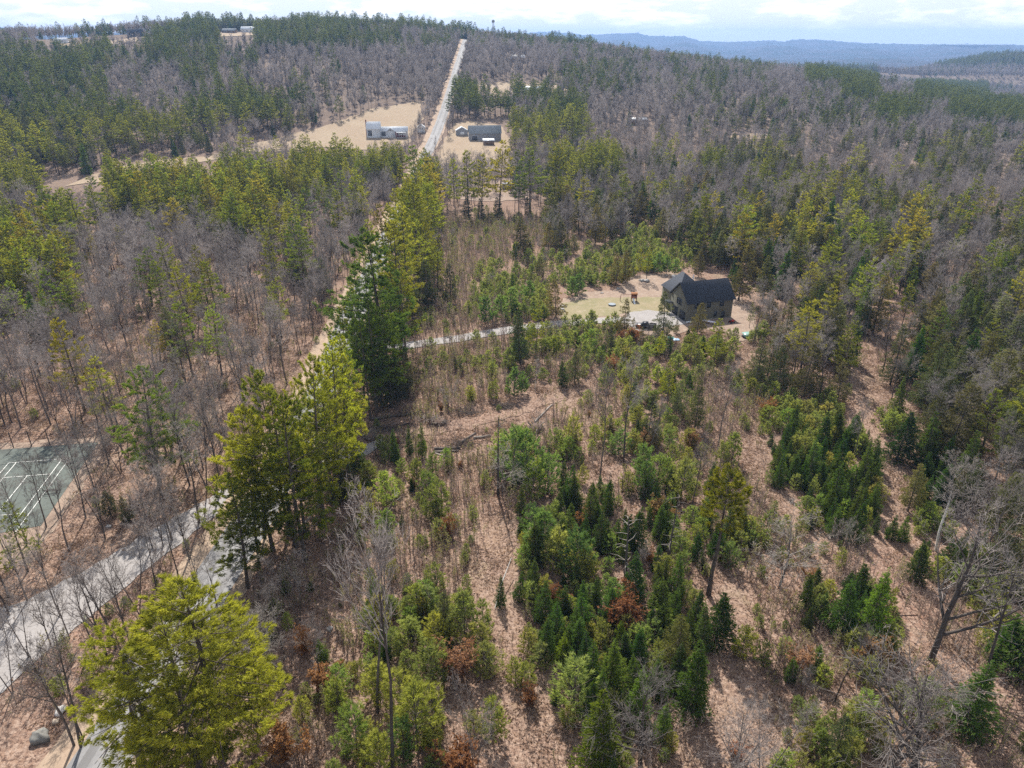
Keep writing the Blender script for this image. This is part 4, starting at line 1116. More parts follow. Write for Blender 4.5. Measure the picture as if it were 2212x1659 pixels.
    ('spruce', 1795, 1095, 997, 1.2, (1.5, 1.4, 1)), ('spruce', 1859, 1058, 955, 1, None), ('spruce', 1881, 1063, 997, 1, None), ('spruce', 1798, 1154, 1093, 1.2, (1.3, 1.3, 1)), ('spruce', 1835, 1143, 1061, 1, None), ('spruce', 1851, 1157, 1080, .9, None), ('spruce', 1885, 1151, 1109, 1, None),
    ('spruce', 1921, 1165, 1109, 1, None), ('spruce', 1947, 1170, 1115, 1.1, (1.5, 1.5, .9)), ('spruce', 1689, 978, 912, 1, None), ('spruce', 1747, 1143, 1104, 1, None), ('hemlock', 1961, 1105, 1000, .9, None), ('spruce', 2209, 1455, 1283, 1.4, (1.3, 1.5, .9)), ('spruce', 2165, 1430, 1330, 1.3, (1.3, 1.5, .9)),
    ('spruce', 2075, 1570, 1425, 1.3, None), ('spruce', 1870, 1378, 1232, 1, (1.9, 1.9, 1)), ('spruce', 1819, 1365, 1251, 1.2, (1.3, 1.4, 1)), ('spruce', 1739, 1317, 1238, .9, None), ('spruce', 1771, 1325, 1275, 1.1, None), ('spruce', 1707, 1472, 1416, 1.2, None), ('spruce', 1760, 1450, 1390, 1.1, (1.4, 1.4, 1)),
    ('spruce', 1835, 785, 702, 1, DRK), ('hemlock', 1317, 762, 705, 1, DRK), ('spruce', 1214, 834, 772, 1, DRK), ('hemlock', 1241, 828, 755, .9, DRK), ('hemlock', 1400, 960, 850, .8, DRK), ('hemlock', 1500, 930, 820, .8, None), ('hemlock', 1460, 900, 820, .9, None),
    # hemlocks and pines round the house and to its right
    ('hemlock', 1595, 650, 522, .9, None), ('hemlock', 1648, 647, 552, .8, None), ('pine', 1618, 709, 652, .7, YEL), ('hemlock', 1508, 599, 539, 1, None), ('hemlock', 1538, 555, 502, 1, None), ('pine', 1721, 570, 435, .6, None), ('pine', 1727, 590, 505, .7, GRN),
    ('pine', 1808, 648, 575, .8, None), ('hemlock', 1885, 722, 585, .9, WARM), ('pine', 1858, 578, 492, .8, None), ('pine', 1948, 705, 602, .7, YEL), ('pine', 2015, 790, 659, .9, GRN), ('pine', 2118, 800, 685, 1, YEL), ('hemlock', 2071, 835, 759, 1, WARM), ('hemlock', 1631, 838, 729, 1.05, DRK),
    ('hemlock', 1735, 856, 732, 1.2, WARM), ('hemlock', 1691, 805, 728, 1.1, WARM), ('hemlock', 1808, 870, 779, 1, None), ('pine', 1541, 800, 682, 1, YEL), ('hemlock', 1505, 724, 652, 1, WARM), ('pine', 2110, 1010, 838, .9, (1.2, 1.25, 1)), ('hemlock', 2040, 960, 880, 1, None), ('hemlock', 2000, 880, 780, 1, None),
    ('hemlock', 1211, 545, 475, 1.2, WARM), ('hemlock', 1185, 540, 480, 1, WARM), ('hemlock', 1124, 551, 469, .9, WARM), ('hemlock', 1285, 530, 440, 1, WARM), ('hemlock', 1124, 787, 669, 1.05, (.8, 1.0, .8)), ('pine', 1157, 775, 655, .8, (1.1, 1.1, .8)), ('hemlock', 1201, 687, 602, 1.1, WARM), ('hemlock', 1347, 721, 642, .9, WARM),
    ('hemlock', 1431, 734, 629, .95, None), ('hemlock', 1366, 731, 685, .7, WARM), ('pine', 1441, 880, 775, .75, YEL), ('pine', 1425, 782, 712, .7, (1.1, 1.1, .8)), ('pine', 1490, 790, 705, .7, None), ('hemlock', 1330, 615, 548, 1, WARM), ('hemlock', 1350, 612, 540, .8, WARM), ('pine', 1382, 607, 535, .45, (1.25, 1.2, .8)), ('pine', 1396, 606, 530, .45, (1.25, 1.2, .8)),
    ('hemlock', 1460, 720, 690, .8, None), ('hemlock', 1120, 740, 690, .9, None), ('hemlock', 2090, 1100, 1000, 1, None), ('hemlock', 2150, 1150, 1020, 1.1, None), ('hemlock', 2060, 1080, 1010, 1, WARM), ('hemlock', 2200, 1260, 1100, 1.1, DRK), ('hemlock', 2140, 1240, 1120, 1, DRK),
    # young pines
    ('young', 733, 1545, 1472, 1, None), ('young', 902, 1600, 1490, 1.25, (1.2, 1.1, .7)), ('young', 822, 1512, 1438, 1.3, (1.2, 1.1, .8)), ('young', 770, 1622, 1536, 1.2, None), ('young', 822, 1672, 1590, 1.3, None), ('young', 872, 1640, 1560, 1.2, GRN), ('young', 936, 1486, 1400, 1.3, None), ('young', 868, 1540, 1455, 1.2, (1.2, 1.1, .8)),
    ('young', 940, 1393, 1323, 1.2, (1.25, 1.1, .7)), ('young', 972, 1395, 1350, 1, (1.2, 1.1, .8)), ('young', 1004, 1370, 1283, 1.15, None), ('young', 1041, 1416, 1350, 1.2, None), ('young', 1049, 1455, 1395, 1, None), ('young', 905, 1322, 1264, 1.2, (1.2, 1.15, .8)), ('young', 934, 1332, 1275, 1.1, None), ('young', 1046, 1369, 1302, 1, None),
    ('young', 1062, 1593, 1510, .9, (1.2, 1.1, .8)), ('young', 1113, 1474, 1430, 1, (1.2, 1.1, .8)), ('young', 1135, 1480, 1432, 1, (1.2, 1.1, .8)), ('young', 1239, 1540, 1438, 1.3, (1.1, 1.15, 1.1)), ('young', 1601, 1416, 1352, 1.1, (1.25, 1.15, .8)), ('young', 1647, 1432, 1390, 1, (1.1, 1.05, .9)), ('young', 836, 1090, 1019, 1.2, None),
    ('young', 868, 1024, 992, 1.1, None), ('young', 900, 1048, 997, 1.3, None), ('young', 801, 1123, 1088, 1.2, (1.2, 1.1, .8)), ('young', 953, 1118, 1045, 1, None), ('young', 929, 1117, 1056, 1, None), ('young', 1108, 1037, 928, 1.2, GRN), ('young', 1140, 1045, 935, 1.1, GRN), ('young', 1115, 1000, 930, 1.2, None), ('young', 1085, 1000, 940, 1.2, None),
    ('young', 1155, 1075, 1000, 1.2, None), ('young', 1185, 1065, 985, 1.2, GRN), ('young', 1170, 1200, 1110, 1.4, GRN), ('young', 1205, 1230, 1150, 1.4, None), ('young', 1240, 1245, 1160, 1.4, GRN), ('young', 1150, 1160, 1100, 1.3, GRN), ('young', 1190, 1170, 1095, 1.3, None), ('young', 1260, 1250, 1190, 1.3, None), ('young', 1110, 855, 798, 1.1, GRN), ('young', 1128, 850, 806, 1, GRN),
    ('young', 1066, 861, 825, 1, (1.2, 1.1, .9)), ('young', 1235, 975, 905, .9, None), ('young', 1018, 865, 835, 1, (1.2, 1.1, .9)), ('young', 1050, 700, 640, 1.2, GRN), ('young', 1250, 635, 595, 1.4, GRN), ('young', 1235, 640, 600, 1.2, GRN), ('young', 1420, 590, 550, 1.2, GRN), ('young', 1440, 592, 552, 1.2, GRN), ('young', 1400, 585, 552, 1.2, GRN), ('young', 1458, 594, 560, 1.2, GRN),
    ('young', 1085, 690, 640, 1.2, GRN), ('young', 1105, 680, 625, 1.2, GRN), ('young', 1140, 660, 610, 1.2, GRN), ('young', 2115, 1330, 1270, 1.2, None), ('young', 1990, 1560, 1480, 1.2, None), ('young', 1655, 920, 880, 1.1, YEL), ('young', 1580, 1000, 940, 1.2, YEL), ('young', 1560, 1010, 960, 1.2, None), ('young', 1420, 1050, 985, 1.3, None),
    ('young', 1470, 1080, 1000, 1.3, None), ('young', 1390, 1060, 1000, 1.3, GRN), ('young', 1335, 980, 935, 1.2, GRN), ('young', 1385, 1020, 960, 1.2, GRN),
    # dry beeches
    ('beech', 702, 1486, 1424, 1.1, None), ('beech', 993, 1460, 1387, 1.2, (1.2, 1.2, 1.2)), ('beech', 993, 1665, 1600, 1.4, (.85, .7, .55)), ('beech', 964, 1160, 1117, 1.1, (1.1, 1.0, .8)), ('beech', 1426, 1125, 1067, 1.3, None), ('beech', 1319, 942, 917, 1.4, None), ('beech', 1349, 1354, 1278, 1.35, (.75, .6, .5)), ('beech', 1370, 740, 705, 1.3, None),
    ('beech', 1325, 800, 770, 1.4, None), ('beech', 1495, 970, 930, 1.1, (1.2, 1.3, 1.3)), ('beech', 1390, 970, 930, 1.2, (1.2, 1.3, 1.3)), ('beech', 1725, 1450, 1400, 1.2, (1.1, 1.1, 1.1)), ('beech', 1870, 1440, 1380, 1.3, None), ('beech', 1655, 900, 860, 1.2, None), ('beech', 655, 1410, 1360, 1, (1.2, 1.1, .8)), ('beech', 620, 1640, 1570, 1.2, (1.2, 1.1, .8)),
    ('beech', 1200, 1310, 1270, 1.3, (.8, .65, .5)), ('beech', 1260, 1140, 1100, 1, None), ('beech', 1140, 1520, 1480, 1.1, (.7, .6, .5)), ('beech', 1590, 1640, 1600, 1.1, None), ('beech', 1750, 1260, 1220, 1.1, None),
]
for k, bx, by, ty, w, colr in HERO:
    x, y = unproj(bx, by)
    h = height_at(x, y, ty)
    REC.append([k, x, y, h, w, colr, True])
hero_xy = np.array([(r[1], r[2], min(4.5, .16 * r[3] + .4)) for r in REC])

def road_clear(x, y):
    ok = np.ones(len(x), bool)
    for ln, d in LINES:
        p = ln[::1]
        for c0 in range(0, len(x), 4000):
            xs, ys = x[c0:c0 + 4000, None], y[c0:c0 + 4000, None]
            ok[c0:c0 + 4000] &= ((xs - p[None, :, 0]) ** 2 + (ys - p[None, :, 1]) ** 2).min(1) > d * d
    for poly in OPEN: ok &= ~inside(poly, x, y)
    return ok

def az_of(x, y): return np.degrees(np.arctan2(x, y))

def scatter():
    for r0, r1, cell, a0, a1, small in ((18, 300, 1.95, -50, 50, True), (18, 430, 4.5, -50, 50, False), (430, 1180, 5.8, -44, 44, False), (1180, 3150, 7.6, -6, 42, False)):
        xs = np.arange(-r1, r1, cell); ys = np.arange(5, r1, cell)
        gx, gy = np.meshgrid(xs, ys)
        x = gx.ravel() + RNG.uniform(-.48, .48, gx.size) * cell; y = gy.ravel() + RNG.uniform(-.48, .48, gx.size) * cell
        r = np.hypot(x, y); az = np.degrees(np.arctan2(x, y))
        k = (r > r0) & (r <= r1) & (az > a0) & (az < a1)
        x, y, r = x[k], y[k], r[k]
        k = road_clear(x, y)
        x, y, r = x[k], y[k], r[k]
        z = terr(x, y)
        bx, by = proj(x, y, z); cx_, cy_ = proj(x, y, z + 8.5)
        zb, zc = zone(bx, by), zone(cx_, cy_ - np.where((r > 1075) & (az_of(x, y) < 6), 26, 0))
        zb = np.where((r > 1075) & (az_of(x, y) < 6), 'M', zb)
        dmin = np.full(len(x), 99.)
        if r0 < 100:
            for c0 in range(0, len(x), 4000):
                d = np.hypot(x[c0:c0 + 4000, None] - hero_xy[None, :, 0], y[c0:c0 + 4000, None] - hero_xy[None, :, 1]) - hero_xy[None, :, 2]
                dmin[c0:c0 + 4000] = d.min(1)
        u = RNG.random(len(x)); hv = RNG.random(len(x))
        patch = np.sin(x * .031 + 2 * np.sin(y * .017)) * np.sin(y * .027 + 1.7 * np.sin(x * .013 + 1))    # stands of one kind
        for i in range(len(x)):
            b, c = zb[i], zc[i]
            if small: zc_ = b if b in '.,SYE' else 'u'
            elif b in 'SYE,' and r[i] < 300: continue
            elif b in '.,SYE': zc_ = b
            elif c in '.': continue
            elif c in ',SYE': zc_ = 'w' if r[i] < 430 and c not in 'YE' else ('D' if u[i] < .3 else ',')
            else: zc_ = c
            t = u[i]
            for kd, p, h0, h1 in SPEC[zc_]:
                if r[i] > 430 and zc_ in 'DM' and kd != 'bare': p = p * (.4 if zc_ == 'D' else .62)
                elif r[i] > 270 and zc_ == 'H': p = p * (1.1 if kd == 'bare' else .85)
                if zc_ in 'MCDH':
                    p = p * (1 - .55 * patch[i]) if kd == 'bare' else p * (1 + .9 * patch[i])
                elif zc_ in 'YSE' and kd in ('young', 'spruce'): p = p * (1 + .7 * patch[i])
                if t < p:
                    h = h0 + (h1 - h0) * hv[i]
                    if dmin[i] < (0 if h > 5 else -.8): break
                    REC.append([kd, x[i], y[i], h, 1.0 * (.85 + .3 * hv[(i * 7) % len(x)]), None, False]); break
                t -= p
scatter()
# rows of bare trees that line the road on both sides
for i in range(4, len(road_pts) - 1):
    p, d = road_pts[i], road_pts[i + 1] - road_pts[i]
    if not (150 < p[1] < 980): continue
    nrm = np.array([d[1], -d[0]]) / (np.linalg.norm(d) + 1e-9)
    for sd in (-1, 1):
        for _ in range(2):
            if RNG.random() < (.75 if sd < 0 else (.55 if p[1] > 470 else .25)):
                q = p + nrm * sd * RNG.uniform(6.8, 12 if sd < 0 else 10) + d * RNG.random()
                REC.append(['bare', q[0], q[1], RNG.uniform(10, 15), .8, None, False])

# ------------------------------------------------------------------ trees: individuals with labels, and the woods that read as one mass
KINDS = {  # object name, category, singular, plural, group, max height of the prototype used
    'pine': ('pine_tree', 'pine', 'open crowned pine', 'open crowned pines'),
    'broadpine': ('broad_pine_tree', 'pine', 'broad yellow green pine', 'broad yellow green pines'),
    'redpine': ('red_pine_tree', 'pine', 'round topped red pine', 'round topped red pines'),
    'hemlock': ('hemlock_tree', 'hemlock', 'feathery olive hemlock', 'feathery olive hemlocks'),
    'spruce': ('spruce_tree', 'spruce', 'dark pointed spruce', 'dark pointed spruces'),
    'young': ('young_pine', 'young pine', 'bushy young pine', 'bushy young pines'),
    'bare': ('bare_tree', 'tree', 'leafless grey tree', 'leafless grey trees'),
    'bigbare': ('spreading_bare_tree', 'tree', 'large spreading bare tree', 'large spreading bare trees'),
    'tallbare': ('tall_bare_tree', 'tree', 'tall bare tree with thick dark trunk', 'tall bare trees with thick trunks'),
    'palebare': ('pale_bare_tree', 'tree', 'wide pale leafless tree', 'wide pale leafless trees'),
    'beech': ('beech_sapling', 'shrub', 'rusty leaved beech sapling', 'rusty leaved beech saplings'),
    'snag': ('dead_tree', 'dead tree', 'dead snag with broken limbs', 'dead broken snags'),
    'birch': ('birch_tree', 'birch', 'white stemmed birch', 'white stemmed birches'),
}
PARTN = {'beech': ('stem', 'crown')}
LANDMARK = [('tennis court', 95, 1020), ('gravel parking area', 200, 1290), ('foreground road bend', 255, 1590), ('farmhouse', 840, 298), ('grey barn', 1048, 303), ('dark house', 1520, 690),
            ('round pool', 1322, 658), ('gravel driveway', 1000, 735), ('gravel side track', 770, 970), ('pair of cut logs', 965, 975), ('big uprooted stump', 1170, 930), ('dead central trunk', 1076, 1069),
            ('tall red pine', 1530, 1285), ('twin bare trunks', 830, 1590), ('leaning white log', 1085, 1300), ('rusty beech', 1349, 1354), ('wide pale tree', 1683, 1270), ('brown forest track', 1880, 1180),
            ('large forked tree', 2005, 1420), ('parked blue car', 985, 395), ('hay field', 860, 250), ('narrow field strip', 300, 370), ('green cold frame', 1611, 728), ('dark pickup', 1390, 712),
            ('yard gravel patch', 1100, 430), ('wooden play set', 1370, 652), ('stone pile', 1205, 668), ('old brush pile', 945, 918), ('grey boulder', 118, 1600), ('sandy road shoulder', 690, 900),
            ('lone roadside pine', 670, 610), ('blue green court pine', 345, 1045), ('far side meadow', 1110, 195), ('forest clearing', 1630, 297), ('brown cabin', 1375, 272), ('gravel pad', 1415, 695),
            ('slim yard pines', 1390, 607), ('dead forked snag', 1889, 1448), ('forest track bend', 1885, 860), ('fallen pole', 1225, 895), ('roadside field', 1020, 345), ('slope spruce clump', 1800, 1020),
            ('mixed spruce stand', 1300, 1440), ('leaf covered strip', 1100, 1450), ('yellow foreground pines', 430, 1600), ('rusty ground patch', 1000, 1640), ('roadside pine hedge', 860, 640)]
LMA = np.array([(a, b) for _, a, b in LANDMARK], float)
ORD = ['first', 'second', 'third', 'fourth', 'fifth', 'sixth', 'seventh', 'eighth', 'ninth', 'tenth', 'eleventh', 'twelfth', 'thirteenth', 'fourteenth', 'fifteenth', 'sixteenth', 'seventeenth', 'eighteenth', 'nineteenth', 'twentieth']
NUM = ['zero', 'one', 'two', 'three', 'four', 'five', 'six', 'seven', 'eight', 'nine', 'ten', 'eleven', 'twelve', 'thirteen', 'fourteen', 'fifteen', 'sixteen', 'seventeen', 'eighteen', 'nineteen', 'twenty']

def lod_for(kind, r):
    t = {'pine': (95, 230, 520), 'bare': (80, 210, 520), 'hemlock': (0, 190, 480), 'spruce': (0, 190, 480), 'young': (0, 150, 420)}.get(kind)
    if t is None: return 1
    for i, v in enumerate(t):
        if r < v: return i
    return 3

by_kind = {}
for q in REC:
    x, y, h = q[1], q[2], q[3]
    g = T(x, y)
    bx, by = proj(x, y, g); mx, my = proj(x, y, g + .7 * h)
    vis = -5 < mx < 2217 and my < 1655 and my > -20
    d = math.hypot(math.hypot(x, y), CAM_H - g)
    by_kind.setdefault(q[0], []).append((q, g, bx, by, vis, h / d, d, mx, my))

REST = {}
PICK = []
for kd, lst in by_kind.items():
    if kd == 'sapling': REST[kd] = lst; continue
    lst.sort(key=lambda e: (not e[4], -(e[5] + (10 if e[0][6] and e[4] else 0))))
    n = min(300, sum(e[4] for e in lst))
    PICK += [(kd, e) for e in lst[:n]]
    if lst[n:]: REST[kd] = lst[n:]

# labels: kind + where it stands beside something one can find; within such a set by size, else by order from one side
sets = {}
for kd, e in PICK:
    q, g, bx, by, vis, sz, d, mx, my = e
    dx, dy = bx - LMA[:, 0], (by - LMA[:, 1]) * 1.5
    if kd == 'redpine': dx = dx + (LMA[:, 0] == 1530) * 9999
    i = int(np.argmin(dx * dx + dy * dy))
    rel = ('right of' if dx[i] > 0 else 'left of') if abs(dx[i]) > abs(dy[i]) * 1.1 else ('behind' if dy[i] < 0 else 'in front of')
    sets.setdefault((kd, LANDMARK[i][0], rel), []).append(e)
big = {}
for k, es in sets.items():
    if len(es) <= 20: big[(*k, None)] = es; continue
    for e in es:
        d2 = (e[2] - LMA[:, 0]) ** 2 + ((e[3] - LMA[:, 1]) * 1.5) ** 2
        j = np.argsort(d2); lm2 = next(LANDMARK[q][0] for q in j if LANDMARK[q][0] != k[1])
        big.setdefault((*k, lm2), []).append(e)
LABEL = {}
for (kd, lm, rel, lm2), es in big.items():
    _, _, one, many = KINDS[kd]
    n = len(es)
    where = f'{rel} the {lm}' + (f' toward the {lm2}' if lm2 else '')
    if lm2: one, many = one.split()[-1], many.split()[-1]
    if n == 1: LABEL[id(es[0])] = f'lone {one} {where}'
    elif n <= 3:
        for w, e in zip(('taller', 'shorter') if n == 2 else ('tallest', 'middle sized', 'smallest'), sorted(es, key=lambda e: -e[5])):
            LABEL[id(e)] = f'{w} of {NUM[n]} {many} {where}'
    else:
        es = sorted(es, key=lambda e: e[7])
        for i, e in enumerate(es):
            if n > 20: LABEL[id(e)] = f'{one} among the many {where}'; continue
            w = 'leftmost' if i == 0 else 'rightmost' if i == n - 1 else f'{ORD[i]} from left' if i < (n + 1) // 2 else f'{ORD[n - 1 - i]} from right' if n - 1 - i > 0 else 'rightmost'
            LABEL[id(e)] = f'{w} of {NUM[n]} {many} {where}'
def fit(t):
    for a_, b_ in ((' toward the ', ' toward '), (' in front of the ', ' before the '), ('from left of', 'from left,'), ('feathery olive ', 'olive '), ('dark pointed ', 'dark '), ('leafless grey ', 'leafless '), ('open crowned ', ''), ('rusty leaved ', 'rusty '), ('bushy ', '')):
        if len(t.split()) <= 16: break
        t = t.replace(a_, b_)
    return t
LABEL = {k: fit(v) for k, v in LABEL.items()}
GROUPOF = {(kd, lm, rel): f'{KINDS[kd][3]} {rel} the {lm}' for (kd, lm, rel) in sets}
GR = {}
for k, es in sets.items():
    for e in es: GR[id(e)] = GROUPOF[k]

var_rng = random.Random(11)
first = {}
for kd, e in PICK:
    q, g, bx, by, vis, sz, d, mx, my = e
    lod = lod_for(kd, d)
    vs = PROTO[(kd, lod)] if (kd, lod) in PROTO else PROTO[(kd, 1)]
    v = var_rng.randrange(len(vs))
    tm, cm, H = vs[v]
    s = q[3] / H
    root = new_obj(KINDS[kd][0], None, None, (q[1], q[2], g - .05))
    root.rotation_euler = (R(var_rng.uniform(-2, 2)), R(var_rng.uniform(-2, 2)), var_rng.uniform(0, 6.283))
    lim = 1.0 if kd == 'spruce' else .95 + .15 * var_rng.random()
    sx = q[4] * s * lim * (.72 if kd == 'young' and q[3] > 4.5 else 1)
    if kd in ('pine', 'redpine', 'hemlock') and q[6]: sx = max(sx, .72 * s)
    root.scale = (sx, sx * var_rng.uniform(.9, 1.1), s)
    tag(root, LABEL[id(e)], KINDS[kd][1], GR[id(e)])
    key = (kd, lod if (kd, lod) in PROTO else 1, v)
    tn, cn = PARTN.get(kd, ('trunk', 'crown'))
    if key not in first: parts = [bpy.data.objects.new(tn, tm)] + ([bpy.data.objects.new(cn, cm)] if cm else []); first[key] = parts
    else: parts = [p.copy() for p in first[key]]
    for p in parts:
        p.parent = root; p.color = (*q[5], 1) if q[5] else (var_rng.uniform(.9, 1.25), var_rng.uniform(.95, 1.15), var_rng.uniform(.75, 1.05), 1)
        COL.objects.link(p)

# the rest: one object per kind, standing copies of the same tree shapes on points
SAPM = [saplings(700 + i, (5, 7, 4, 6, 7, 6)[i], 4.5, (1.9, 2.3, 1.4, 2.6, 1.6, 2.0)[i], (0, 0, 0, 160, 420, 260)[i]).mesh('sapling_stems', [M['stem'], M['bud']]) for i in range(6)]

def joined(kd, lod):
    out = []
    for tm, cm, H in PROTO[(kd, lod)]:
        # one mesh with trunk and crown for standing copies
        me = bpy.data.meshes.new(tm.name + '_joined')
        a = Acc()
        for k, src in enumerate((tm, cm)):
            if src is None: continue
            co = np.empty(len(src.vertices) * 3, np.float32); src.vertices.foreach_get('co', co)
            ls = np.empty(len(src.polygons), np.int32); lt = np.empty(len(src.polygons), np.int32); lv = np.empty(len(src.loops), np.int32); ti = np.empty(len(src.polygons), np.float32)
            src.polygons.foreach_get('loop_start', ls); src.polygons.foreach_get('loop_total', lt); src.loops.foreach_get('vertex_index', lv); src.attributes['tint'].data.foreach_get('value', ti)
            base = a.n; added = False
            for sides in (3, 4):
                m = lt == sides
                if not m.any(): continue
                f = lv[ls[m][:, None] + np.arange(sides)[None]]
                if not added: a.add(co.reshape(-1, 3), f, k, ti[m]); added = True
                else: (a.f3 if sides == 3 else a.f4).append((f + base, np.full(len(f), k), ti[m]))
        me = a.mesh(tm.name + '_whole', [tm.materials[0], cm.materials[0] if cm else tm.materials[0]])
        out.append((me, H))
    return out

def stuff(name, label, lst, kd):
    bylod = {}
    pts, sc, rz, lo, ix = [], [], [], [], []
    metas = {}
    for e in lst:
        q, g = e[0], e[1]
        small = {'sapling': (SAPM, 4.5), 'scrub': (globals().get('SCR'), 1.0)}.get(kd)
        lod = 0 if small else lod_for(kd, e[6])
        if not small:
            if (kd, lod) not in PROTO: lod = 1
            if lod not in metas: metas[lod] = joined(kd, lod)
            n, H = len(metas[lod]), metas[lod][0][1]
        else:
            metas.setdefault(0, [(m, small[1]) for m in small[0]]); n, H = len(small[0]), small[1]
        s = q[3] / H
        pts.append((q[1], q[2], g - .05)); sc.append((q[4] * s, q[4] * s, s)); rz.append(var_rng.uniform(0, 6.283)); lo.append(lod); ix.append(var_rng.randrange(n))
    me = bpy.data.meshes.new(name)
    me.vertices.add(len(pts)); me.vertices.foreach_set('co', np.array(pts, np.float32).ravel())
    for nm, ty, val in (('scl', 'FLOAT_VECTOR', sc), ('rotz', 'FLOAT', rz), ('lod', 'INT', lo), ('idx', 'INT', ix)):
        at = me.attributes.new(nm, ty, 'POINT')
        at.data.foreach_set('vector' if ty == 'FLOAT_VECTOR' else 'value', np.array(val, np.float32 if ty != 'INT' else np.int32).ravel())
    o = new_obj(name, me)
    ng = bpy.data.node_groups.new(name + '_stand', 'GeometryNodeTree')
    ng.interface.new_socket('Geometry', in_out='INPUT', socket_type='NodeSocketGeometry')
    ng.interface.new_socket('Geometry', in_out='OUTPUT', socket_type='NodeSocketGeometry')
    n, l = ng.nodes, ng.links
    gi, go = n.new('NodeGroupInput'), n.new('NodeGroupOutput')
    def attr(nm, dt):
        a = n.new('GeometryNodeInputNamedAttribute'); a.data_type = dt; a.inputs['Name'].default_value = nm
        return a.outputs['Attribute']
    a_s, a_r, a_l, a_i = attr('scl', 'FLOAT_VECTOR'), attr('rotz', 'FLOAT'), attr('lod', 'INT'), attr('idx', 'INT')
    cx = n.new('ShaderNodeCombineXYZ'); l.new(a_r, cx.inputs['Z'])
    e2r = n.new('FunctionNodeEulerToRotation'); l.new(cx.outputs[0], e2r.inputs[0])
    jo = n.new('GeometryNodeJoinGeometry')
    for lod, ms in metas.items():
        gti = n.new('GeometryNodeGeometryToInstance')
        for m, H in ms:
            src = bpy.data.objects.new(m.name, m)          # holds the shape; not placed in the scene itself
            oi = n.new('GeometryNodeObjectInfo'); oi.inputs['Object'].default_value = src
            l.new(oi.outputs['Geometry'], gti.inputs[0])
        cmpn = n.new('FunctionNodeCompare'); cmpn.data_type = 'INT'; cmpn.operation = 'EQUAL'
        l.new(a_l, cmpn.inputs[2]); cmpn.inputs[3].default_value = lod
        ip = n.new('GeometryNodeInstanceOnPoints'); ip.inputs['Pick Instance'].default_value = True
        l.new(gi.outputs[0], ip.inputs['Points']); l.new(cmpn.outputs[0], ip.inputs['Selection']); l.new(gti.outputs[0], ip.inputs['Instance'])
        l.new(a_i, ip.inputs['Instance Index']); l.new(e2r.outputs[0], ip.inputs['Rotation']); l.new(a_s, ip.inputs['Scale'])
        l.new(ip.outputs[0], jo.inputs[0])
    l.new(jo.outputs[0], go.inputs[0])
    md = o.modifiers.new('stand', 'NODES'); md.node_group = ng
    return tag(o, label, 'woods' if kd not in ('sapling', 'scrub') else 'thicket', None, 'stuff')

STUFF = {'pine': ('pine_woods', 'mass of pines across the hillsides beyond the road'), 'hemlock': ('hemlock_woods', 'mass of olive hemlocks across the far hillsides'), 'spruce': ('spruce_woods', 'dark spruces scattered through the far woods'),
         'bare': ('hardwood_forest', 'grey purple mass of leafless hardwoods over hills and valley'), 'young': ('young_pine_thicket', 'thicket of small young pines on cut over land'), 'sapling': ('sapling_thicket', 'thin brown sapling stems covering the cleared ground'),
         'beech': ('beech_thicket', 'scattered small rusty beech shoots in the thickets')}
for kd, lst in REST.items():
    nm, lb = STUFF.get(kd, (KINDS[kd][0] + '_woods', KINDS[kd][3] + ' in the woods') if kd in KINDS else (kd, kd))
    stuff(nm, lb, lst, kd)
print('COUNT', {k: len(v) for k, v in by_kind.items()}, 'individuals', len(PICK), 'labels', len(set(LABEL.values())))

# ------------------------------------------------------------------ vehicles and yard things
def lathe(a, prof, n=20, c=(0, 0), mat=0):
    v = [(c[0] + r * math.cos(i / n * 6.28318), c[1] + r * math.sin(i / n * 6.28318), z) for r, z in prof for i in range(n)]
    a.add(v, [(k * n + i, k * n + (i + 1) % n, (k + 1) * n + (i + 1) % n, (k + 1) * n + i) for k in range(len(prof) - 1) for i in range(n)], mat)

def part(parent, name, mat, fn):
    a = Acc(); fn(a); return new_obj(name, a.mesh(name, [mat]), parent)

def loft(a, secs):
    """Skin through matching closed sections, ends capped by a fan."""
    n = len(secs[0]); v = [p for s_ in secs for p in s_]
    a.add(v, [(k * n + i, k * n + (i + 1) % n, (k + 1) * n + (i + 1) % n, (k + 1) * n + i) for k in range(len(secs) - 1) for i in range(n)])
    for s_ in (secs[0], secs[-1]):
        c = np.mean(np.array(s_), 0); a.add(list(s_) + [tuple(c)], [(i, (i + 1) % n, n) for i in range(n)])

TYRE = plain('tyre', (.02, .02, .021), .85, .15)
RIM = plain('rim', (.35, .36, .37), .4, .1, 2, .7)
GLASS = plain('car_glass', (.02, .025, .03), .08, .1, 1, 0, .7)

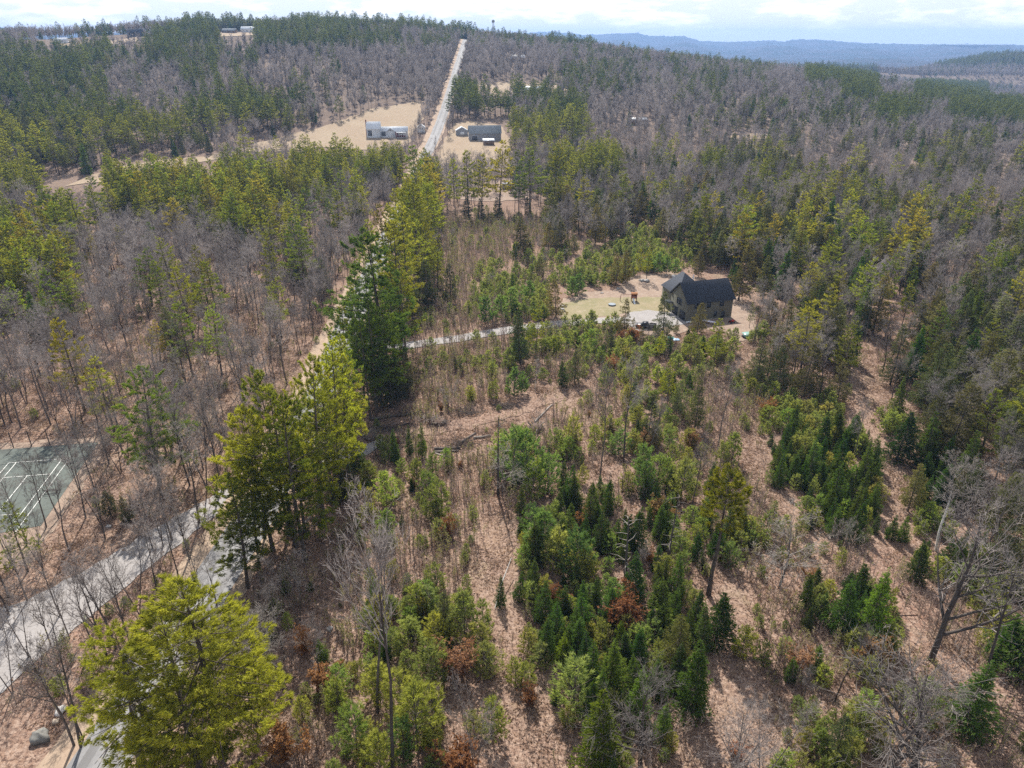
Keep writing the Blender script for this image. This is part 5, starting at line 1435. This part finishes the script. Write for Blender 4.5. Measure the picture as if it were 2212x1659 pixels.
def car(px, rz, paint, name, label, pickup=False, L=4.5, dz=0.0):
    p = unproj(*px); e = at_frame(p, rz, name, label, 'pickup' if pickup else 'car'); e.location.z += .08 + dz
    W = 1.85
    def sec(x, lo, hi, w): return [(x, -w / 2, lo), (x, w / 2, lo), (x, w / 2, (lo + hi) / 2), (x, w / 2 - .1, hi), (x, -w / 2 + .1, hi), (x, -w / 2, (lo + hi) / 2)]
    part(e, 'body', paint, lambda a: loft(a, [sec(-L / 2, .4, .85, W * .9), sec(-L / 2 + .2, .3, .98, W), sec(-L * .18, .28, 1.02, W), sec(L * .2, .28, 1.02, W), sec(L / 2 - .25, .3, .98, W), sec(L / 2, .4, .82, W * .9)]))
    x0, x1 = (-L * .2, L * .14) if pickup else (-L * .2, L * .42)
    part(e, 'cabin', GLASS, lambda a: loft(a, [[(x0 - .35, s * .8, 1.0) for s in (-1, 1)] + [(x0 - .3, s * .75, 1.06) for s in (1, -1)], [(x0 + .25, s * .84, .98) for s in (-1, 1)] + [(x0 + .25, s * .66, 1.58) for s in (1, -1)],
                                               [(x1 - .3, s * .84, .98) for s in (-1, 1)] + [(x1 - .3, s * .66, 1.58) for s in (1, -1)], [(x1, s * .8, 1.0) for s in (-1, 1)] + [(x1, s * .72, 1.1) for s in (1, -1)]]))
    part(e, 'roof', paint, lambda a: a.box(((x0 + x1) / 2 - .02, 0, 1.60), (x1 - x0 - .5, 1.36, .06)))
    if pickup: part(e, 'bed', TYRE, lambda a: (a.box((L * .32, 0, 1.03), (L * .30, 1.5, .04)), a.box((L * .32, .84, 1.12), (L * .33, .10, .22)), a.box((L * .32, -.84, 1.12), (L * .33, .10, .22)), a.box((L * .485, 0, 1.12), (.1, 1.78, .22))))
    for sx in (-.31, .31):
        for sy in (-1, 1):
            w = part(e, 'wheel', TYRE, lambda a: a.tubes([(L * sx, sy * .70, .36, .36, L * sx, sy * .94, .36, .36), (L * sx, sy * .90, .36, .36, L * sx, sy * .935, .36, .24)], 14))
            part(w, 'rim', RIM, lambda a: a.tubes([(L * sx, sy * .80, .36, .23, L * sx, sy * .945, .36, .20), (L * sx, sy * .945, .36, .20, L * sx, sy * .946, .36, .01)], 12))
    for sy in (-.62, .62): part(e, 'headlight', WHITE, lambda a: a.box((-L / 2 - .005, sy, .72), (.08, .32, .14)))
    return e

car((1395, 709), R(-14), plain('black_paint', (.02, .02, .03), .35, .1, 1, 0, .5), 'parked_pickup', 'black pickup truck parked on gravel pad by the dark house', True, 5.4)
car((985, 390), R(80), plain('blue_paint', (.06, .16, .42), .3, .1, 1, 0, .5), 'parked_car', 'blue car parked in yard below the tall pines')
car((975, 398), R(60), plain('grey_paint', (.16, .17, .18), .4, .1, 1, 0, .5), 'parked_car', 'dark grey car parked beside the blue car')
car((991, 399), R(95), plain('red_brown_paint', (.17, .08, .07), .4, .1, 1, 0, .5), 'parked_car', 'brown car parked on the sandy yard lane')
car((715, 832), R(62), plain('dark_blue_paint', (.03, .06, .20), .3, .1, 1, 0, .5), 'parked_car', 'dark blue car on the road behind tall pine trunks')
for px, lb in (((278, 93), 'white car on the hill meadow near its right end'), ((308, 91), 'white van on the hill meadow beside bare trees')):
    p = far_ok(*px); car(px if math.hypot(*unproj(*px)) < 1400 else (px[0], px[1] + 6), R(20), WHITE, 'parked_car', lb)

p = unproj(1096, 408); e = at_frame(p, R(10), 'white_trailer', 'white roofed trailer standing among trunks in the yard', 'trailer')
part(e, 'body', plain('trailer_side', (.45, .43, .42), .6), lambda a: a.box((0, 0, 1.6), (5.0, 2.4, 2.3)))
part(e, 'roof', WHITE, lambda a: (a.box((0, 0, 2.80), (5.1, 2.5, .10)), a.box((-1, 0, 2.93), (.8, .8, .16))))
for sx in (-.7, .7):
    for sy in (-1, 1): part(e, 'wheel', TYRE, lambda a: a.tubes([(sx, sy * 1.0, .36, .36, sx, sy * 1.22, .36, .36), (sx, sy * 1.22, .36, .36, sx, sy * 1.225, .36, .02)], 12))
part(e, 'hitch', DARKTRIM, lambda a: a.tubes([(-2.5, 0, .5, .06, -3.6, 0, .5, .05), (-3.5, 0, -.05, .05, -3.5, 0, .55, .05)], 6))

# trampoline-like round pool
p = unproj(1322, 660); e = at_frame(p, 0, 'round_pool', 'small round pool with dark side and pale cover on lawn', 'pool'); e.scale = (.5, .5, .5)
part(e, 'side', plain('pool_side', (.06, .065, .075), .8), lambda a: lathe(a, [(2.05, 0), (2.05, .82)], 28))
part(e, 'top', plain('pale_cover', (.24, .27, .30), .8), lambda a: lathe(a, [(2.15, .80), (2.15, .92), (1.8, .95), (.01, .93)], 28))
part(e, 'leg', RIM, lambda a: a.tubes([(2.1 * math.cos(t), 2.1 * math.sin(t), -.1, .03, 2.1 * math.cos(t), 2.1 * math.sin(t), .85, .03) for t in np.arange(6) * 1.047], 6))

# play set
p = unproj(1369, 651); e = at_frame(p, R(-5), 'wooden_play_set', 'wooden play set with orange roof, white slide and swing beam', 'play set'); e.scale = (.82, .82, .82)
RED = plain('red_timber', (.20, .065, .035), .75, .2)
part(e, 'frame', RED, lambda a: [a.box((sx, sy, 1.4), (.14, .14, 2.9)) for sx in (-.9, .9) for sy in (-.8, .8)] + [a.box((0, 0, 1.35), (1.9, 1.7, .1)), a.box((.9, 0, 1.8), (.05, 1.6, .7)), a.box((0, .8, 1.8), (1.7, .05, .7)), a.box((.92, 0, .7), (.04, 1.5, 1.2))])
part(e, 'roof', plain('orange_canopy', (.30, .13, .05), .8), lambda a: a.add([(-1.1, -1, 2.8), (1.1, -1, 2.8), (1.1, 1, 2.8), (-1.1, 1, 2.8), (-1.1, 0, 3.4), (1.1, 0, 3.4), (-1.1, -1, 2.72), (1.1, -1, 2.72), (1.1, 1, 2.72), (-1.1, 1, 2.72)],
                                                        [(0, 1, 5, 4), (2, 3, 4, 5), (6, 7, 1, 0), (8, 9, 3, 2), (7, 8, 2, 1), (9, 6, 0, 3)]))
part(e, 'slide', plain('slide_plastic', (.72, .74, .76), .35, .05), lambda a: [loft(a, [[(x_ - .28, y_, z_), (x_ + .28, y_, z_), (x_ + .28, y_, z_ + .16), (x_ + .22, y_, z_ + .06), (x_ - .22, y_, z_ + .06), (x_ - .28, y_, z_ + .16)] for x_, y_, z_ in ((-.3, -.8, 1.35), (-.2, -1.4, 1.0), (0, -2.4, .35), (.1, -3.0, .15), (.15, -3.4, .14))])])
part(e, 'swing_beam', RED, lambda a: a.tubes([(-.9, 0, 2.5, .07, -4.6, 0, 2.5, .07), (-4.6, 0, 2.5, .06, -4.8, -1.0, -.1, .06), (-4.6, 0, 2.5, .06, -4.8, 1.0, -.1, .06)], 6))
for sx in (-2.2, -3.5):
    w = part(e, 'swing', DARKTRIM, lambda a: a.box((sx, 0, .6), (.5, .2, .05)))
    part(w, 'chain', DARKTRIM, lambda a: a.tubes([(sx - .22, 0, .62, .012, sx - .22, 0, 2.5, .012), (sx + .22, 0, .62, .012, sx + .22, 0, 2.5, .012)], 4))

def rock(px, r, name, label, mat, seed, cat='boulder', flat=.65):
    rng = np.random.default_rng(seed); a = Acc(); n, m = 14, 9
    ph = rng.uniform(0, 6.28, 6)
    prof = []
    for k in range(m + 1):
        t = math.pi * k / m
        for i in range(n):
            q = 6.28318 * i / n
            d = np.array([math.sin(t) * math.cos(q), math.sin(t) * math.sin(q), math.cos(t)])
            f = 1 + .16 * math.sin(2.3 * d[0] * 2 + ph[0]) + .14 * math.sin(3.1 * d[1] * 2 + ph[1]) + .10 * math.sin(5 * d[2] + ph[2]) + .05 * math.sin(9 * d[0] + ph[3]) + .04 * math.sin(11 * d[1] + ph[4])
            prof.append(d * r * f * np.array([1.15, .9, flat]))
    a.add(prof, [(k * n + i, k * n + (i + 1) % n, (k + 1) * n + (i + 1) % n, (k + 1) * n + i) for k in range(m) for i in range(n)])
    me = a.mesh(name, [mat]); p = unproj(*px)
    o = new_obj(name, me, None, (p[0], p[1], T(*p) + r * flat * .45)); o.rotation_euler = (0, 0, rng.uniform(0, 6))
    return tag(o, label, cat)
STONE = plain('granite', (.30, .285, .27), .9, .35, 1.5); PALES = plain('pale_granite', (.45, .43, .41), .9, .25, 1.5); DARKS = plain('mossy_granite', (.17, .165, .15), .9, .4, 1.2)
rock((132, 1537), .62, 'pale_boulder', 'pale rounded boulder beside bare trunks left of the road', PALES, 1)
rock((121, 1561), .4, 'pale_boulder', 'small tan stone just below the pale boulder', plain('tan_stone', (.40, .33, .26), .9, .3), 2)
rock((88, 1596), .95, 'grey_boulder', 'big dark grey boulder on leaf litter left of the road', DARKS, 3)
for i, (px, r, lb) in enumerate((((763, 967), .7, 'left pale stone at the edge of the side track'), ((778, 969), .6, 'middle pale stone at the edge of the side track'), ((786, 970), .5, 'right pale stone at the edge of the side track'))):
    rock(px, r, 'track_stone', lb, PALES, 10 + i, 'stone')
for i, (px, r, lb, mt) in enumerate((((1219, 663), 1.3, 'grey boulder of the stone pile at lawn end', STONE), ((1215, 669), .9, 'white boulder of the stone pile at lawn end', PALES), ((1219, 673), .7, 'small low stone of the pile at lawn end', STONE),
                                 ((1456, 600), 1.7, 'large tan boulder behind the log steps', PALES), ((1386, 608), 1.4, 'grey boulder under the slim yard pines', STONE), ((1397, 609), 1.6, 'squat grey boulder beside slim yard pine', STONE),
                                 ((1335, 625), .9, 'low boulder at the shaded edge of bare yard', STONE), ((1300, 634), .7, 'small boulder on bare soil behind lawn', STONE), ((713, 1360), .7, 'grey stone in shade by the roadside pines', STONE), ((1365, 596), .8, 'stone at the back edge of bare yard', PALES),
                                 ((1440, 596), .6, 'little stone left of the large tan boulder', STONE), ((235, 1138), .6, 'white stone on bare ground beside tennis court', PALES))):
    rock(px, r * .58, 'yard_stone', lb, mt, 30 + i, 'boulder')

def log(pxa, pxb, r, name, label, mat, group=None, lift=0.0, taper=.7):
    A_, B_ = unproj(*pxa), unproj(*pxb)
    a = Acc(); k = 6; segs = []
    rng = np.random.default_rng(int(pxa[0] * 7 + pxa[1]))
    P_ = []
    for i in range(k + 1):
        t = i / k; x = A_[0] + (B_[0] - A_[0]) * t; y = A_[1] + (B_[1] - A_[1]) * t
        P_.append((x - A_[0] + rng.normal(0, r * .3), y - A_[1] + rng.normal(0, r * .3), T(x, y) - T(*A_) + r * .8 + lift, r * (1 - (1 - taper) * t)))
    for i in range(k): segs.append((*P_[i][:3], P_[i][3], *P_[i + 1][:3], P_[i + 1][3]))
    d = np.array(P_[0][:3]) - np.array(P_[1][:3]); d /= np.linalg.norm(d)
    segs.append((*P_[0][:3], P_[0][3], *(np.array(P_[0][:3]) + d * .02), .01)); segs.append((*P_[k][:3], P_[k][3], *(np.array(P_[k][:3]) - d * .02), .01))
    a.tubes(segs, 8)
    o = new_obj(name, a.mesh(name, [mat]), None, (A_[0], A_[1], T(*A_)))
    return tag(o, label, 'log', group)
log((937, 973), (994, 969), .34, 'cut_log', 'thickest cut log lying in the clearing beside dark spruces', M['bark'])
log((937, 978), (990, 975), .22, 'cut_log', 'middle pale log of the cut pair in the clearing', M['dead'])
log((940, 981), (978, 991), .16, 'cut_log', 'thin slanting log below the cut pair in clearing', M['dead'])
log((988, 962), (1027, 937), .24, 'cut_log', 'long grey log slanting up to a white cut end', M['bark'])
log((1022, 948), (1058, 943), .26, 'cut_log', 'short pale log behind the slanting grey log', M['dead'])
log((1155, 912), (1192, 875), .2, 'fallen_pole', 'long pale pole lying above the uprooted stump', M['dead'])
log((1228, 1012), (1256, 1003), .2, 'fallen_log', 'short dark log on leaf litter left of bare trees', M['bark'])
log((800, 908), (905, 893), .35, 'fallen_log', 'dark fallen trunk in deep shade under roadside pines', M['bark'])
log((850, 925), (885, 915), .2, 'fallen_log', 'short dark log in shade before roadside pines', M['bark'])
log((640, 1168), (700, 1092), .16, 'fallen_log', 'bare pale pole leaning out under roadside pines', M['dead'], None, 1.0)
for i in range(6):                                                  # log steps beside the dark house
    log((1440 + 3 * i - (i % 2), 637 - 5.2 * i), (1466 + 2 * i, 635.5 - 5.2 * i), .22, 'step_timber', f'{("lowest", "second lowest", "third lowest", "third highest", "second highest", "highest")[i]} timber of log steps beside the dark house', plain('fresh_timber', (.36, .27, .19), .85, .3), 'log steps beside the dark house', .1)

# leaning birch log in the leaf covered strip
p = unproj(1068, 1316); o_ = Acc(); q = unproj(1113, 1214)
o_.tubes([(0, 0, -.2, .10, (q[0] - p[0]) * .35, (q[1] - p[1]) * .35, 1.6, .085), ((q[0] - p[0]) * .35, (q[1] - p[1]) * .35, 1.6, .085, (q[0] - p[0]) * .8, (q[1] - p[1]) * .8, 2.2, .05),
          ((q[0] - p[0]) * .5, (q[1] - p[1]) * .5, 1.8, .05, (q[0] - p[0]) * .5 - 1.2, (q[1] - p[1]) * .4 - 1, .3, .02), ((q[0] - p[0]) * .2, (q[1] - p[1]) * .2, 1.0, .05, (q[0] - p[0]) * .2 - .8, (q[1] - p[1]) * .2 - .4, 0, .02)], 7)
tag(new_obj('leaning_log', o_.mesh('leaning_log', [M['birch']]), None, (p[0], p[1], T(*p))), 'white birch pole leaning low over the leaf covered strip', 'log')

def stump(px, s_, name, label, seed):
    rng = np.random.default_rng(seed); p = unproj(*px); e = at_frame(p, rng.uniform(0, 6), name, label, 'stump'); e.scale = (s_, s_, s_)
    part(e, 'root_plate', plain('root_earth', (.13, .09, .07), .95, .4), lambda a: lathe(a, [(.05, -.2), (1.1, -.1), (1.25, .25), (.9, .6), (.4, .8), (.02, .82)], 12))
    def roots(a):
        sg = []
        for _ in range(26):
            t = rng.uniform(0, 6.28); z = rng.uniform(.1, .9); r = rng.uniform(.5, 1.1)
            b = np.array([math.cos(t) * r, math.sin(t) * r, z]); d = np.array([math.cos(t), math.sin(t), rng.uniform(-.2, .8)]) * rng.uniform(.4, 1.1)
            m_ = b + d * .6 + rng.normal(0, .1, 3); sg += [(*(b * .6), .09, *m_, .05), (*m_, .05, *(m_ + d * .6 + rng.normal(0, .25, 3)), .015)]
        a.tubes(sg, 5)
    part(e, 'root', M['dead'], roots)
stump((1158, 928), 1.35, 'uprooted_stump', 'big uprooted stump with tangled pale roots beside young pines', 1)
stump((948, 915), 1.2, 'uprooted_stump', 'dark uprooted stump with arching branch left in the clearing', 2)
stump((800, 946), 1.0, 'uprooted_stump', 'low stump in shade beyond the side track stones', 3)

def brush(px, w, name, label, seed, n=150):
    rng = np.random.default_rng(seed); p = unproj(*px); sg = []
    for _ in range(n):
        b = np.array([rng.normal(0, w * .4), rng.normal(0, w * .25), rng.uniform(0, .7) * max(.15, 1 - 0)])
        t = rng.uniform(0, 6.28); L = rng.uniform(.6, 2.2); d = np.array([math.cos(t), math.sin(t) * .7, rng.uniform(-.15, .3)]) * L
        b[2] *= math.exp(-(b[0] / w) ** 2 * 2); sg.append((*(b - d * .5 + [0, 0, .1]), .05, *(b + d * .5 + [0, 0, .1]), .015))
    a = Acc(); a.tubes(sg, 4)
    tag(new_obj(name, a.mesh(name, [M['dead'] if seed % 2 else M['bark']]), None, (p[0], p[1], T(*p))), label, 'brush pile')
brush((925, 905), 4.0, 'brush_pile', 'grey brush pile behind the dark uprooted stump', 1)
brush((1010, 890), 4.5, 'brush_pile', 'low brown brush pile in the middle of the clearing', 2)
brush((1000, 960), 3.5, 'brush_pile', 'brush heap behind the cut logs', 4)
brush((830, 930), 4.0, 'brush_pile', 'dark brush heap in shade under roadside pines', 6)
brush((1090, 880), 3.5, 'brush_pile', 'scattered slash heap at the top of the clearing', 8)
brush((1840, 1260), 2.5, 'brush_pile', 'slash heap on the brown forest track', 10, 80)

# kayak, cold frame, tarps, tractor beside the dark house
p = unproj(1531, 700); e = at_frame(p, R(-28), 'white_kayak', 'white kayak lying on its rack below the dark house wall', 'kayak')
part(e, 'hull', plain('kayak_hull', (.70, .68, .78), .25, .05, 1, 0, .5), lambda a: loft(a, [[(x_, math.cos(t) * .36 * w_, .75 + math.sin(t) * .24 * w_) for t in np.arange(8) * .785] for x_, w_ in ((-2.3, .05), (-1.7, .55), (-.8, .95), (.0, 1), (.8, .95), (1.7, .55), (2.3, .05))]))
part(e, 'rack', M['dead'], lambda a: a.tubes([(sx, sy, -.1, .05, sx, sy, .6, .05) for sx in (-1, 1) for sy in (-.4, .4)] + [(sx, -.45, .55, .05, sx, .45, .55, .05) for sx in (-1, 1)], 6))
p = unproj(1612, 729); e = at_frame(p, R(18), 'green_cold_frame', 'cold frame with pale green tilted panel on bare soil', 'cold frame')
part(e, 'box', DARKTRIM, lambda a: (a.box((0, 0, .25), (1.9, 1.5, .6))))
part(e, 'lid', plain('green_panel', (.22, .36, .33), .3, .25, 1, 0, .5), lambda a: a.add([(-1, -.8, .58), (1, -.8, .58), (1, .8, 1.15), (-1, .8, 1.15), (-1, -.8, .64), (1, -.8, .64), (1, .8, 1.21), (-1, .8, 1.21)], [(4, 5, 6, 7), (3, 2, 1, 0), (0, 1, 5, 4), (1, 2, 6, 5), (2, 3, 7, 6), (3, 0, 4, 7)]))
p = unproj(1580, 698); e = at_frame(p, R(30), 'red_garden_tractor', 'small red garden tractor at the corner of dark house', 'tractor')
part(e, 'body', plain('red_paint', (.42, .04, .03), .4, .1), lambda a: (a.box((.35, 0, .62), (.9, .55, .4)), a.box((-.3, 0, .45), (.7, .5, .2))))
part(e, 'seat', DARKTRIM, lambda a: (a.box((-.45, 0, .68), (.4, .42, .1)), a.box((-.65, 0, .88), (.08, .42, .35))))
for sx, r in ((.55, .22), (-.5, .3)):
    for sy in (-1, 1): part(e, 'wheel', TYRE, lambda a: a.tubes([(sx, sy * .34, r, r, sx, sy * .52, r, r), (sx, sy * .52, r, r, sx, sy * .525, r, .02)], 12))
for px, mt, lb in (((1449, 731), plain('teal_sheet', (.10, .36, .33), .5), 'teal plastic sheet lying among shrubs in front of pad'), ((1461, 735), plain('blue_sheet', (.30, .45, .60), .5), 'pale blue plastic sheet beside teal sheet'), ((1488, 697), WHITE, 'small white bin at the near corner of dark house')):
    p = unproj(*px); rng = np.random.default_rng(int(px[0])); a = Acc()
    g = [(i * .32 - .8, j * .32 - .64, .18 + .3 * math.exp(-((i - 2.5) ** 2 + (j - 2) ** 2) / 4) + rng.normal(0, .05)) for j in range(5) for i in range(6)]
    a.add(g, [(j * 6 + i, j * 6 + i + 1, (j + 1) * 6 + i + 1, (j + 1) * 6 + i) for j in range(4) for i in range(5)])
    tag(new_obj('plastic_sheet', a.mesh('plastic_sheet', [mt]), None, (p[0], p[1], T(*p))), lb if mt is not WHITE else 'crumpled white sheet at the near corner of dark house', 'sheet')
p = unproj(1430, 650); e = at_frame(p, R(4), 'fire_pit', 'small dark fire pit on lawn right of play set', 'fire pit')
part(e, 'ring', DARKTRIM, lambda a: lathe(a, [(.55, 0), (.6, .35), (.5, .35), (.45, .08), (.01, .06)], 14))

# last year's leaves and dead sticks on the ground of the clearing
def scrub_mesh(seed):
    rng = np.random.default_rng(seed); a = Acc(); sg = []
    for _ in range(16):
        b = np.array([rng.normal(0, .5), rng.normal(0, .5), 0]); d = np.array([rng.normal(0, .35), rng.normal(0, .35), rng.uniform(.15, .8)]) * rng.uniform(.5, 1.1); sg.append((*b, .014, *(b + d), .006))
    for _ in range(4):
        b = np.array([rng.normal(0, .7), rng.normal(0, .7), .08]); t = rng.uniform(0, 6.28); L = rng.uniform(.4, 1.3); sg.append((*b, .03, *(b + np.array([math.cos(t) * L, math.sin(t) * L, rng.uniform(-.03, .12)])), .014))
    a.strips(sg, rng, 0, 1.2)
    n = 70; C = np.c_[rng.normal(0, .8, n), rng.normal(0, .8, n), rng.uniform(.02, .22, n)]
    for _ in range(2): a.blades(C, rng.normal(0, 1, (n, 3)) * [1, 1, .5], rng.uniform(.12, .26, n), rng.uniform(.08, .18, n), rng, 1, rng.random(n))
    return a.mesh('scrub', [M['stem'], M['scrub']])
SCR = [scrub_mesh(900 + i) for i in range(4)]
xs, ys = np.meshgrid(np.arange(-120, 120, 1.55), np.arange(26, 190, 1.55))
sx_ = xs.ravel() + RNG.uniform(-.75, .75, xs.size); sy_ = ys.ravel() + RNG.uniform(-.75, .75, xs.size)
k = road_clear(sx_, sy_) & (np.abs(np.degrees(np.arctan2(sx_, sy_))) < 44) & (RNG.random(xs.size) < .45)
sx_, sy_ = sx_[k], sy_[k]; sz_ = terr(sx_, sy_)
SCRUB_PTS = [([None, x, y, RNG.uniform(.5, 1.5), RNG.uniform(.8, 1.3)], z) for x, y, z in zip(sx_, sy_, sz_)]
stuff('leaf_scrub', 'dry leaves, dead sticks and low scrub over the cleared ground', SCRUB_PTS, 'scrub')

# ------------------------------------------------------------------ haze
HZ_TOP = float(max(v.co.z for v in bpy.data.objects['hills'].data.vertices)) + 4
print('HAZE TOP', HZ_TOP, 'lowest', min(v.co.z for v in bpy.data.objects['hills'].data.vertices))
a = Acc()
a.box((0, 0, HZ_TOP / 2 - 60), (21400, 21400, HZ_TOP + 120))
hz = new_obj('haze', a.mesh('haze', []))
m, n, l, out = mat_base('haze')
pv = n.new('ShaderNodeVolumePrincipled')
pv.inputs['Color'].default_value = (.34, .55, .96, 1)
pv.inputs['Density'].default_value = 1.15e-4
pv.inputs['Anisotropy'].default_value = .2
l.new(pv.outputs[0], out.inputs['Volume'])
hz.data.materials.append(m)
tag(hz, kind='stuff')
